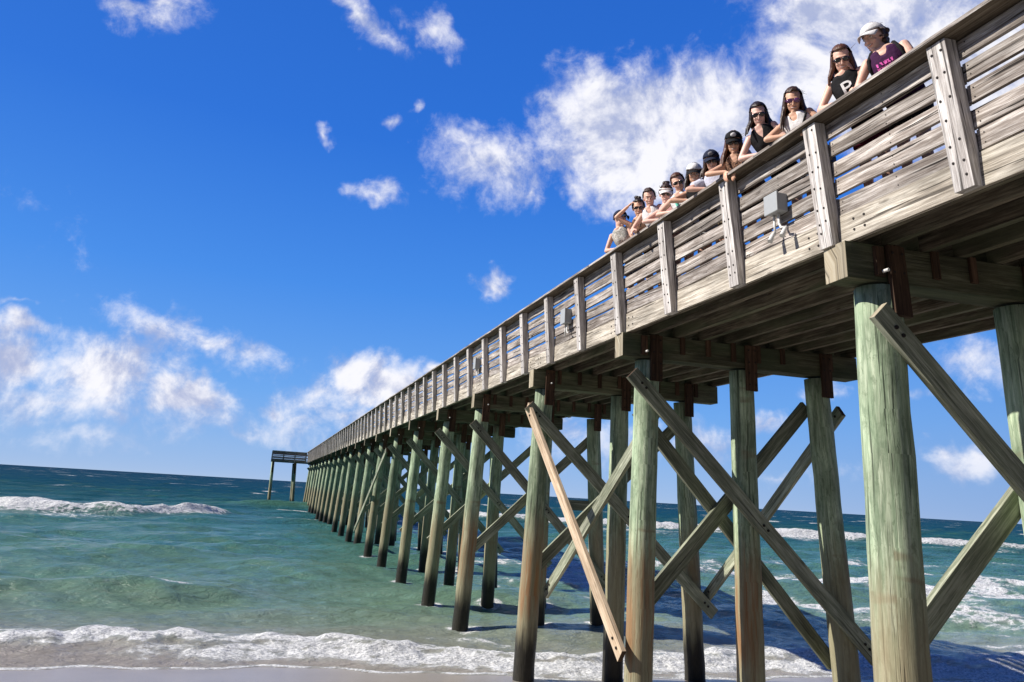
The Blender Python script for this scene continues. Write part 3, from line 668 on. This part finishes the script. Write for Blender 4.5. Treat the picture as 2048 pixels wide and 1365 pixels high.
FB = {'black': fabric('black_cotton', [(.012, .012, .014)]), 'white': fabric('white_cotton', [(.80, .79, .80)]), 'navy': fabric('navy_cotton', [(.018, .024, .05)]),
      'pink': fabric('pale_pink_cotton', [(.72, .42, .40)]), 'purple': fabric('dark_purple_cotton', [(.05, .012, .055)]), 'maroon': fabric('maroon_cotton', [(.12, .008, .03)]),
      'floral': fabric('dark_floral_cotton', [(.03, .02, .02), (.05, .03, .02), (.36, .20, .13), (.10, .05, .03)], 30), 'light_floral': fabric('pale_floral_cotton', [(.62, .60, .58), (.25, .25, .22), (.7, .66, .6)], 26),
      'lilac': fabric('pale_lilac_cotton', [(.66, .68, .82)]), 'aqua': fabric('aqua_nylon', [(.18, .72, .58)]), 'grey': fabric('grey_cotton', [(.3, .3, .32)]), 'denim': fabric('denim', [(.10, .15, .26)]), 'pinkprint': fabric('pink_print', [(.72, .12, .45)]), 'khaki': fabric('khaki_cotton', [(.32, .26, .18)])}

HS = 1.17
class PM:
    """closed shapes thrown together; remeshed into one continuous surface"""
    def __init__(s): s.v = []; s.f = []
    def ell(s, c, ax, nu=14, nv=9):
        b = len(s.v); c = Vector(c)
        for i in range(1, nv):
            p = math.pi*i/nv
            for j in range(nu):
                a = 2*math.pi*j/nu; s.v.append(c+ax[0]*(math.sin(p)*math.cos(a))+ax[1]*(math.sin(p)*math.sin(a))+ax[2]*math.cos(p))
        t = len(s.v); s.v += [c+ax[2], c-ax[2]]
        for i in range(nv-2):
            for j in range(nu):
                j2 = (j+1) % nu; s.f.append((b+i*nu+j, b+(i+1)*nu+j, b+(i+1)*nu+j2, b+i*nu+j2))
        for j in range(nu):
            j2 = (j+1) % nu; s.f.append((t, b+j, b+j2)); s.f.append((t+1, b+(nv-2)*nu+j2, b+(nv-2)*nu+j))
    def ball(s, c, r, n=10): s.ell(c, (Vector((r, 0, 0)), Vector((0, r, 0)), Vector((0, 0, r))), n, max(5, n*2//3))
    def loft(s, rings, close=True):
        b = len(s.v); n = len(rings[0])
        for r in rings: s.v += [Vector(p) for p in r]
        for i in range(len(rings)-1):
            for j in range(n): j2 = (j+1) % n; s.f.append((b+i*n+j, b+i*n+j2, b+(i+1)*n+j2, b+(i+1)*n+j))
        if close: s.f.append(tuple(b+j for j in reversed(range(n)))); s.f.append(tuple(b+(len(rings)-1)*n+j for j in range(n)))
    def limb(s, pts, rads, n=12, joints=True, flat=None):
        pts = [Vector(p) for p in pts]; ref = None; rings = []
        for k, p in enumerate(pts):
            d = (pts[min(k+1, len(pts)-1)]-pts[max(0, k-1)]).normalized()
            if ref is None: ref = Vector(flat) if flat else d.orthogonal()
            ref = (ref-d*ref.dot(d)).normalized(); o = d.cross(ref)
            rings.append([p+(ref*math.cos(2*math.pi*j/n)+o*math.sin(2*math.pi*j/n))*rads[k] for j in range(n)])
        s.loft(rings)
        if joints:
            s.ball(pts[0], rads[0], n); s.ball(pts[-1], rads[-1], n)
    def mesh(s, name):
        me = bpy.data.meshes.new(name); me.from_pydata([tuple(v) for v in s.v], [], s.f)
        bm = bmesh.new(); bm.from_mesh(me); bmesh.ops.recalc_face_normals(bm, faces=bm.faces); bm.to_mesh(me); bm.free(); me.update(); return me
    def part(s, name, mat, parent, voxel=None, smooth=3, thick=0, sub=0):
        me = s.mesh(name); o = bpy.data.objects.new(name, me); C.objects.link(o)
        if voxel:
            r = o.modifiers.new('r', 'REMESH'); r.mode = 'VOXEL'; r.voxel_size = voxel; r.use_smooth_shade = True
            if smooth: q = o.modifiers.new('s', 'SMOOTH'); q.factor = .5; q.iterations = smooth
            dg = bpy.context.evaluated_depsgraph_get(); dg.update()
            m2 = bpy.data.meshes.new_from_object(o.evaluated_get(dg)); m2.name = name; o.modifiers.clear(); o.data = m2; bpy.data.meshes.remove(me); me = m2
        me.polygons.foreach_set('use_smooth', np.ones(len(me.polygons), bool))
        if sub: q = o.modifiers.new('u', 'SUBSURF'); q.levels = q.render_levels = sub
        if thick: q = o.modifiers.new('t', 'SOLIDIFY'); q.thickness = thick; q.offset = 1
        me.materials.append(mat); o.parent = parent; o.location = -parent.location
        return o

UP = Vector((0, 0, 1))
PROF = [(-.16, .150, .105), (0, .172, .122), (.22, .150, .108), (.42, .128, .096), (.60, .142, .108), (.74, .155, .116), (.86, .160, .106), (.96, .150, .086), (1.03, .108, .070), (1.09, .062, .058)]
def prof(t, k=1.):
    for (a, w0, d0_), (b, w1, d1_) in zip(PROF[:-1], PROF[1:]):
        if t <= b:
            q = max(0, (t-a)/(b-a)); q = q*q*(3-2*q); return (w0+(w1-w0)*q)*k, (d0_+(d1_-d0_)*q)*k
    return PROF[-1][1]*k, PROF[-1][2]*k

def ik(a, c, l1, l2, pole):
    d = c-a; L = min(d.length, (l1+l2)*.995); d = d.normalized(); x = (l1*l1-l2*l2+L*L)/(2*L); h = math.sqrt(max(0, l1*l1-x*x))
    pl = (pole-d*pole.dot(d)).normalized(); return a+d*x+pl*h, a+d*L

def hand(pm, w, d, n, side, curl=.5, spread=.02):
    """palm, four unequal bent fingers and a thumb; d = direction, n = palm side, side = towards the thumb"""
    d = d.normalized(); n = (n-d*n.dot(d)).normalized(); sd = (side-d*side.dot(d)-n*side.dot(n)).normalized()
    pm.ell(w+d*.045, (sd*.040, n*.016, d*.052), 12, 8)
    for k, (o, L) in enumerate(((.030, .078), (.010, .086), (-.010, .080), (-.029, .062))):
        p = w+d*(.082-.004*abs(k-1))+sd*o; dd = (d+sd*(o*spread*30)).normalized(); pts = [p-d*.02, p]; a = curl*(.75+.12*k)
        for j, f_ in enumerate((.42, .32, .26)):
            a_ = a*(j+.6); v = dd*math.cos(a_)+n*math.sin(a_); p = p+v*L*f_; pts.append(p)
        pm.limb(pts, [.0092, .0092, .0086, .008, .0068], 8)
    p = w+d*.022+sd*.034; v = (d*.6+sd*.7+n*.35).normalized(); v2 = (d*.9+sd*.25+n*.45).normalized()
    pm.limb([p-sd*.02, p, p+v*.032, p+v*.032+v2*.03], [.0125, .0115, .010, .0078], 8)

def person(H, label, skin=SK_F, hair=(H_BR, 'long'), top=('black', 'tank'), bottom='black', shades=None, cap=None, look=None, tilt=0., twist=.62, arms=('rail', 'rail'), strap=None, big=1., extra=None, off=0.):
    H = Vector((H[0], H[1], DK+H[2]))
    tc_ = (CAMP-H); tc_.z = 0; tc_.normalize(); F = (Vector((-1, 0, 0))*(1-twist)+tc_*twist).normalized()
    R = F.cross(UP).normalized()
    lk = Vector(look).normalized() if look else (CAMP-H).normalized()
    Sp = H-UP*.185-lk*.045*Vector((lk.x, lk.y, 0)).length-F*.015+Vector((0, off, 0))
    foot = Vector((5.50, H.y-F.y*.10+off, DK)); Hp = Vector((5.45, H.y-F.y*.09+off, DK+.90+(H.z-DK-1.58)*.5))
    root = empty('person', (foot.x, foot.y, DK)); tag(root, label, 'person', 'people leaning on the pier railing')
    L = (Sp-Hp).length; T = (Sp-Hp).normalized(); Fn = (F-T*F.dot(T)).normalized(); Rn = Fn.cross(T).normalized()
    def surf(th, t, ex=0.):
        w_, d_ = prof(t, big); p = Hp+T*(L*t)
        b_ = 0.
        for sx in (-1, 1):
            dx = (w_*math.cos(th)-sx*.068); b_ += .030*math.exp(-(dx/.05)**2-((t-.70)/.12)**2) if math.sin(th) > 0 else 0
        return p+Rn*((w_+ex)*math.cos(th))+Fn*((d_+ex)*math.sin(th)+b_)
    pm = PM(); NS = 28
    pm.loft([[surf(2*math.pi*j/NS, t) for j in range(NS)] for t in (-.16, -.05, .05, .15, .25, .35, .45, .55, .62, .7, .78, .86, .92, .97, 1.01, 1.05, 1.09)])
    # neck and head
    Rh = lk.cross(UP).normalized(); Uh = Rh.cross(lk).normalized()
    Uh, Rh = Uh*math.cos(tilt)+Rh*math.sin(tilt), Rh*math.cos(tilt)-Uh*math.sin(tilt); Fh = lk
    HC = H
    Rh, Fh, Uh = Rh*HS, Fh*HS, Uh*HS; hp = lambda x, y, z: HC+Rh*x+Fh*y+Uh*z
    pm.limb([Sp-T*.03, hp(0, -.025, -.06)], [.062, .055], 14)
    pm.ell(hp(0, -.012, .025), (Rh*.074, Fh*.093, Uh*.098), 18, 12)
    pm.ell(hp(0, .022, -.035), (Rh*.058, Fh*.066, Uh*.076), 16, 10); pm.ell(hp(0, .062, -.092), (Rh*.024, Fh*.022, Uh*.018))
    pm.ell(hp(0, .093, -.014), (Rh*.0115, Fh*.018, Uh*.026)); pm.ell(hp(0, .101, -.030), (Rh*.015, Fh*.013, Uh*.010))
    pm.ell(hp(0, .075, .030), (Rh*.050, Fh*.014, Uh*.012))
    for sx in (-1, 1):
        pm.ell(hp(sx*.036, .062, -.026), (Rh*.020, Fh*.018, Uh*.018)); pm.ell(hp(sx*.076, -.008, -.005), (Rh*.010, Fh*.018, Uh*.030))
    # arms
    PC = Vector((5.10, H.y+F.y*.10+off, Z(3.985)+.033))
    elb = {}
    for sx, mode in zip((-1, 1), arms):
        sh_ = Sp+Rn*(sx*.158*big)-T*.035
        pm.ball(sh_, .050, 12)
        if mode == 'rail': wr = PC+Vector((-.03, 0, 0))+R*sx*.075; pole = R*sx*1.0-UP*.9+Vector((.3, 0, 0)); hd = (-R*sx*.8+Vector((-.55, 0, -.1))); hn = -UP
        elif mode == 'wide': wr = PC+Vector((-.06, 0, 0))+R*sx*.20; pole = R*sx*.7-UP; hd = Vector((-.8, 0, -.35))-R*sx*.2; hn = -UP+Vector((.3, 0, 0))
        elif mode == 'over': wr = Vector((4.99, H.y+F.y*.1, Z(3.985)+.03))+R*sx*.07; pole = R*sx-UP*.6; hd = Vector((-.35, 0, -.9))-R*sx*.2; hn = Vector((.8, 0, -.3))
        elif mode == 'face': wr = hp(sx*.085, .05, -.15); pole = R*sx*.3-UP+F*.3; hd = (hp(sx*.055, .06, -.02)-wr); hn = -Rh*sx*.6-Fh*.2
        elif mode == 'head': wr = hp(sx*.15, -.01, .03); pole = R*sx*1.2-UP*.25+F*.2; hd = hp(sx*.05, .01, .12)-wr; hn = -Rh*sx-UP*.3
        l1, l2 = .275, .245
        el_, w_e = ik(sh_, wr, l1, l2, pole)
        if mode in ('rail', 'wide', 'over'):               # elbows rest on the rail, never inside it
            for it in range(40):
                if el_.z >= Z(3.985)+.045: break
                pole = pole.normalized()+UP*.12+R*sx*.03; el_, w_e = ik(sh_, wr, l1, l2, pole)
        wr = w_e; elb[sx] = (sh_, el_, wr)
        pm.limb([sh_, sh_.lerp(el_, .35), sh_.lerp(el_, .8), el_], [.047*big, .045*big, .038, .036], 12)
        pm.limb([el_, el_.lerp(wr, .25), el_.lerp(wr, .75), wr], [.036, .037, .028, .0245], 12)
        sd_ = hd.cross(hn)*(1 if sx > 0 else -1)
        hand(pm, wr, hd, hn, sd_ if mode != 'face' else Uh, {'rail': .55, 'wide': .75, 'over': .45, 'face': .35, 'head': .4}[mode])
    # legs
    for sx in (-1, 1):
        hj = Hp+R*sx*.085-UP*.02; ft = foot+R*sx*.10+Vector((.0, 0, .08)); kn = hj.lerp(ft, .5)+Vector((-.03, 0, 0))
        pm.limb([hj, hj.lerp(kn, .4), kn], [.088*big, .078*big, .055], 12); pm.limb([kn, kn.lerp(ft, .3), kn.lerp(ft, .8), ft], [.054, .056, .036, .035], 12)
        pm.ell(ft+F*.05-UP*.045, (R*.04, F*.115, UP*.032))
    pm.part('body', skin, root, .0075, 3)
    # shoes
    for sx in (-1, 1):
        q = PM(); q.ell(foot+R*sx*.10+F*.055+UP*.042, (R*.046, F*.13, UP*.042), 14, 8); q.part('shoe', SHOE, root)
    # shorts
    q = PM(); q.loft([[surf(2*math.pi*j/NS, t, .012) for j in range(NS)] for t in (-.18, -.05, .08, .2, .28)])
    for sx in (-1, 1):
        hj = Hp+R*sx*.085-UP*.02; ft = foot+R*sx*.10+Vector((0, 0, .08)); kn = hj.lerp(ft, .5)+Vector((-.03, 0, 0))
        q.limb([hj+UP*.03, hj.lerp(kn, .5)], [.106*big, .108*big], 16, False)
    q.part('shorts', FB[bottom], root, .014, 3)
    # top
    kind = top[1]; tn = {'tank': .93, 'scoop': .90, 'vneck': .84, 'crew': 1.02, 'tee': 1.0}[kind]
    q = PM(); NT = 48; NV = 16; rings = []
    def ttop(th):
        c = abs(math.cos(th)); fr = math.sin(th) > 0
        mid = tn if fr else .98
        if kind in ('tee',): side = 1.0
        elif kind == 'crew': side = .92
        else: side = .86
        if kind == 'vneck' and fr: m_ = mid+(1.05-mid)*min(1, c/.42)
        else: m_ = mid+(1.05-mid)*max(0, min(1, (c-.10)/.26))**1.3
        q_ = max(0, min(1, (c-.76)/.18)); q_ = q_*q_*(3-2*q_)
        return m_*(1-q_)+side*q_
    for i in range(NV+1):
        rings.append([surf(2*math.pi*j/NT, .12+(ttop(2*math.pi*j/NT)-.12)*i/NV, .011+(.004*math.sin(7*j+i) if i < 8 else 0)) for j in range(NT)])
    q.loft(rings, False)
    if kind == 'tee':
        for sx in (-1, 1):
            a, b, _ = elb[sx]; q.limb([a-Rn*sx*.05+T*.005, a+T*.004, a.lerp(b, .3), a.lerp(b, .62)], [.062, .066, .062, .064], 16, False)
    q.part({'tank': 'tank_top', 'scoop': 'tank_top', 'vneck': 'tank_top', 'crew': 'shirt', 'tee': 'shirt'}[kind], FB[top[0]], root, None, thick=.004)
    def onchest(poly, nm, mat, x0, t0, sc, ex=.019):                   # flat marks laid on the cloth
        me = bpy.data.meshes.new(nm); vs = []
        for (u, v) in poly[0]:
            t = t0+v*sc/L; w_, _ = prof(t, big); vs.append(tuple(surf(math.acos(max(-.98, min(.98, (x0+u*sc)/w_))), t, ex)))
        me.from_pydata(vs, [], poly[1]); me.materials.append(mat); o = bpy.data.objects.new(nm, me); C.objects.link(o); o.parent = root; o.location = -root.location
        so_ = o.modifiers.new('t', 'SOLIDIFY'); so_.thickness = .003; return o
    if strap:
        cs, sx = strap; q = PM()
        pts = [surf(th, t, .022) for th, t in ((math.radians(90-sx*60), 1.0), (math.radians(90-sx*48), .93), (math.radians(90-sx*25), .8), (math.radians(90), .66), (math.radians(90+sx*25), .5), (math.radians(90+sx*50), .32))]
        q.limb(pts, [.014]*6, 8, flat=None); q.part('bag_strap', FB[cs], root)
    # face
    if shades:
        q = PM()
        for sx in (-1, 1):
            q.ell(hp(sx*.033, .092, .008), (Rh*.030, Fh*.010, Uh*.022), 14, 8)
            q.limb([hp(sx*.062, .082, .014), hp(sx*.078, .03, .010), hp(sx*.082, -.02, .006)], [.004]*3, 6)
        q.limb([hp(-.012, .103, .014), hp(.012, .103, .014)], [.004]*2, 6)
        q.part('sunglasses', shades, root)
    else:
        for sx in (-1, 1):
            q = PM(); q.ell(hp(sx*.031, .080, .006), (Rh*.014, Fh*.008, Uh*.008), 10, 7); e_ = q.part('eye', EYEW, root)
            q = PM(); q.ell(hp(sx*.031, .086, .006), (Rh*.006, Fh*.004, Uh*.006), 8, 6); w2 = q.part('iris', IRIS, e_); w2.location = (0, 0, 0)
            q = PM(); q.limb([hp(sx*.018, .090, .026), hp(sx*.034, .090, .030), hp(sx*.050, .078, .025)], [.003, .004, .002], 6); q.part('eyebrow', hair[0], root)
    q = PM(); q.limb([hp(-.024, .078, -.052), hp(-.012, .087, -.058), hp(0, .090, -.060), hp(.012, .087, -.058), hp(.024, .078, -.052)], [.003, .0065, .0075, .0065, .003], 8); lp = q.part('lips', LIPS, root)
    q = PM(); q.limb([hp(-.019, .089, -.054), hp(-.010, .094, -.058), hp(.010, .094, -.058), hp(.019, .089, -.054)], [.0025, .0042, .0042, .0025], 6); w2 = q.part('teeth', TEETH, lp); w2.location = (0, 0, 0)
    # hair
    hm, ht = hair; q = PM(); hrs = random.Random(H.y)
    q.ell(hp(0, -.018, .03), (Rh*.085, Fh*.104, Uh*.108), 30, 20); q.v = [v_+(v_-HC).normalized()*hrs.uniform(-.006, .008) for v_ in q.v]
    keep = []
    for f in q.f:
        c = sum((q.v[i] for i in f), Vector())/len(f)-hp(0, -.018, .03); y_ = c.dot(Fh)/.104/HS**2; z_ = c.dot(Uh)/.108/HS**2; x_ = abs(c.dot(Rh))/.085/HS**2
        face = y_ > .06+(.22 if x_ > .86 else 0) and z_ < .66-.12*x_; low = z_ < (-.35 if ht == 'up' or ht == 'short' else -.62)
        if not (face or low): keep.append(f)
    q.f = keep; ho = q.part('hair', hm, root, thick=.006)
    q = PM()
    if ht == 'long' or ht == 'loose':
        n = 16 if ht == 'long' else 12; ln = .30 if ht == 'long' else .17
        for k in range(n):
            a = math.radians(-200+220*k/(n-1)+hrs.uniform(-6, 6)); x_ = .082*math.cos(a); y_ = .092*math.sin(a)-.015
            if y_ > .04: y_ = .04
            p0 = hp(x_*.9, y_*.9, .05); p1 = hp(x_*1.08, y_*1.05, -.05); o_ = Vector((hrs.uniform(-.02, .02), hrs.uniform(-.02, .02), 0))
            l_ = ln*hrs.uniform(.75, 1.1); p2 = p1-UP*l_*.5+(Rh*x_*.35+o_); p3 = p1-UP*l_+(Rh*x_*.5+o_*2)
            q.limb([p0, p1, p2, p3], [.020, .026, .022, .007], 8, joints=False)
    elif ht == 'up':
        for k in range(7): q.ell(hp(hrs.uniform(-.03, .03), -.05+hrs.uniform(-.03, .03), .135+hrs.uniform(-.015, .02)), (Rh*.028, Fh*.03, Uh*.026), 10, 7)
    elif ht == 'curls':
        for k in range(26):
            a = hrs.uniform(0, 6.28); q.ell(hp(.075*math.cos(a)*hrs.uniform(.6, 1.1), -.07+.05*math.sin(a), hrs.uniform(-.06, .09)), (Rh*.03, Fh*.03, Uh*.028), 9, 6)
    q3 = PM()
    for k in range(14):                                      # loose strands
        a = hrs.uniform(-3.4, .3); x_ = .086*math.cos(a); y_ = min(.05, .1*math.sin(a)); p0 = hp(x_, y_-.01, hrs.uniform(0, .1)); l_ = hrs.uniform(.04, .09) if ht in ('long', 'loose') else hrs.uniform(.02, .06)
        dv = Vector((hrs.uniform(-.5, .5), -.45+hrs.uniform(-.5, .3), hrs.uniform(-1, .35))); q3.limb([p0, p0+dv*l_*.5, p0+dv*l_+Vector((0, -.02, hrs.uniform(-.03, .02)))], [.003, .002, .001], 5, joints=False)
    w3 = q3.part('hair_strands', hm, ho); w3.location = (0, 0, 0)
    if q.v:
        nm = {'up': 'hair_bun', 'curls': 'hair_curls'}.get(ht, 'hair_lengths'); w2 = q.part(nm, hm, ho, .007 if ht != 'up' else .008, 1); w2.location = (0, 0, 0)
    # cap or visor
    if cap:
        cm, fm, vis = cap; q = PM(); ce = hp(0, -.015, .045)
        q.ell(ce, (Rh*.092, Fh*.112, Uh*.096), 28, 18); kp = []
        for f in q.f:
            c = sum((q.v[i] for i in f), Vector())/len(f)-ce; z_ = c.dot(Uh)/.096/HS**2; y_ = c.dot(Fh)/.112/HS**2
            if z_ > (.08 if not vis else .10)+.06*y_ and (not vis or z_ < .42): kp.append(f)
        q.f = kp; co = q.part('visor' if vis else 'cap', FB[cm], root, thick=.004)
        q = PM(); rows = []
        for i in range(7):
            v_ = i/6; rows.append([hp(.088*u_*(1-.12*v_), .085-.05*u_*u_+(.088*v_)*(1-.45*u_*u_), .060-.030*v_-.020*u_*u_*(1+v_*.5)) for u_ in [k/7 for k in range(-7, 8)]])
        n = 15; b = 0
        for r in rows: q.v += r
        for i in range(6):
            for j in range(n-1): q.f.append((i*n+j, i*n+j+1, (i+1)*n+j+1, (i+1)*n+j))
        w2 = q.part('brim', FB[fm[1]] if isinstance(fm, tuple) else FB[cm], co, thick=.005); w2.location = (0, 0, 0)
        pc_ = fm[0] if isinstance(fm, tuple) else fm
        if pc_:
            q = PM(); q.ell(hp(0, .088, .096), (Rh*.030, (Fh*.35-Uh*.0).normalized()*.012, Uh*.024), 14, 8); w2 = q.part('front_patch', FB[pc_], co); w2.location = (0, 0, 0)
    if extra == 'letters':                                  # white P and a second cut-off letter on the chest
        def strip(pts, wd):
            V_ = []; F_ = []
            for i, (x, y) in enumerate(pts):
                a = pts[max(0, i-1)]; b = pts[min(len(pts)-1, i+1)]; dx, dy = b[0]-a[0], b[1]-a[1]; l = math.hypot(dx, dy); nx_, ny_ = -dy/l*wd/2, dx/l*wd/2
                V_ += [(x+nx_, y+ny_), (x-nx_, y-ny_)]
                if i: F_.append((2*i-2, 2*i-1, 2*i+1, 2*i))
            return V_, F_
        onchest(strip([(0, y/5) for y in range(0, 6)], .2), 'letter_mark', FB['white'], .035, .70, .115)
        onchest(strip([(-.0, .93), (-.25, .95), (-.48, .9), (-.6, .74), (-.58, .56), (-.42, .44), (-.2, .42), (0, .42)], .18), 'letter_mark', FB['white'], .035, .70, .115)
        onchest(strip([(-.5, -.35), (-.35, -.15), (-.1, -.08), (.15, -.15), (.3, -.35), (.3, -.6)], .18), 'letter_mark', FB['white'], .015, .70, .115)
    if extra == 'print':                                   # rows of unreadable pink lettering
        rg = random.Random(4)
        for row in range(3):
            x = .085
            while x > -.07:
                wd = rg.uniform(.014, .022); h_ = .032
                for e in range(rg.choice((2, 3))):
                    a = rg.uniform(0, 1); V_ = [(-a*.6, 0), (-a*.6-.28, .05), (-.2-.3*e, 1), (-.0-.3*e, .95)]
                    onchest((V_, [(0, 1, 2, 3)]), 'shirt_print', FB['pinkprint'], x, .60+row*.085+rg.uniform(-.005, .005), .036)
                x -= wd+.016
    if extra == 'necktape':
        q = PM(); q.limb([surf(math.radians(70), 1.0, .015), surf(math.radians(72), .9, .018), surf(math.radians(75), .75, .02), surf(math.radians(78), .55, .02)], [.016, .020, .024, .024], 8); q.part('top_panel', FB['aqua'], root)
    return dict(root=root, surf=surf, Sp=Sp, Fn=Fn, Rn=Rn, T=T, L=L, Hp=Hp, F=F, R=R)

#           head centre (x, y, height above deck)
person((5.12, 10.75, 1.645), 'person in a dark cap and pale patterned tank, last of the row along the railing', SK_F, (H_BR, 'short'), ('light_floral', 'crew'), 'grey', None, ('navy', None, False), look=(.25, -1, -.15))
person((5.12, 10.08, 1.605), 'person in sunglasses and dark floral top with one arm raised to the head', SK_T, (H_BK, 'up'), ('floral', 'scoop'), 'black', LENS, None, arms=('rail', 'head'), tilt=.05)
person((5.10, 9.67, 1.625), 'person with bare face and tied back dark hair in a plain white tank top', SK_F, (H_BR, 'short'), ('white', 'scoop'), 'denim', None, None, tilt=.12, arms=('rail', 'wide'))
person((5.14, 9.22, 1.525), 'person in a white sun visor, sunglasses and pale pink top', SK_L, (H_BR, 'up'), ('pink', 'tank'), 'black', LENS, ('white', None, True), tilt=-.05)
person((5.14, 8.85, 1.56), 'person in a white top with a bright aqua panel, head tilted, beside the white visor', SK_F, (H_MB, 'short'), ('white', 'scoop'), 'navy', LENS, None, tilt=.3, extra='necktape')
person((5.12, 8.38, 1.505), 'person in a white cap with dark brim, black top, one hand to the face', SK_T, (H_BK, 'loose'), ('black', 'scoop'), 'grey', None, ('white', (None, 'black'), False), arms=('face', 'rail'))
person((5.12, 7.93, 1.505), 'person in a dark cap and short sleeved pale shirt with a thin black strap across', SK_F, (H_BR, 'loose'), ('lilac', 'tee'), 'khaki', LENS, ('navy', ('grey', 'navy'), False), strap=('black', -1), tilt=.12)
person((5.08, 7.36, 1.508), 'person with long hair in a black cap with white emblem, hands hanging over the rail', SK_T, (H_MB, 'long'), ('floral', 'scoop'), 'black', LENS, ('black', ('white', 'black'), False), arms=('over', 'over'))
person((5.04, 6.77, 1.605), 'person with dark loose hair, sunglasses and a black V-necked tank top', SK_L, (H_BK, 'loose'), ('black', 'vneck'), 'black', LENS, None, arms=('rail', 'rail'), tilt=.1)
person((5.12, 6.24, 1.535), 'person with long brown hair, purple sunglasses and white tank crossed by a black strap', SK_T, (H_BR, 'long'), ('white', 'scoop'), 'denim', LENSP, None, strap=('black', -1), arms=('wide', 'rail'))
person((5.10, 5.43, 1.588), 'person with long hair, sunglasses and a black shirt with white lettering', SK_F, (H_MB, 'loose'), ('black', 'crew'), 'maroon', LENS, None, arms=('face', 'rail'), tilt=.08, extra='letters')
pp = person((5.12, 5.01, 1.587), 'person in a white cap looking down along the rail, purple tank with pink print', SK_F, (H_BR, 'curls'), ('purple', 'tank'), 'black', None, ('white', None, False), look=(-1., -.12, -.42), big=1.12, extra='print', twist=.6, off=-.07)
# backpack worn by the last person
t = empty('backpack', pp['Hp']+pp['T']*.25); tag(t, 'black backpack worn by the person in the white cap and purple tank', 'backpack')
q = PM(); c = pp['Hp']+pp['T']*(pp['L']*.66)-pp['Fn']*.205; q.ell(c, (pp['Rn']*.16, pp['Fn']*.10, pp['T']*.24), 18, 12); q.ell(c-pp['Fn']*.07-pp['T']*.06, (pp['Rn']*.11, pp['Fn']*.06, pp['T']*.12), 14, 9)
q.part('bag', FB['black'], t, .012, 4)
for sx in (-1, 1):
    q = PM(); sf = pp['surf']; a = lambda d_, t_: sf(math.radians(90-sx*d_), t_, .02)
    q.limb([c+pp['Rn']*sx*.09+pp['T']*.2, pp['Sp']+pp['Rn']*sx*.105+pp['T']*.035, a(50, .95), a(55, .8), a(62, .6), c+pp['Rn']*sx*.14-pp['T']*.15], [.02, .024, .022, .02, .014, .012], 8); q.part('shoulder_strap', FB['black'], t)
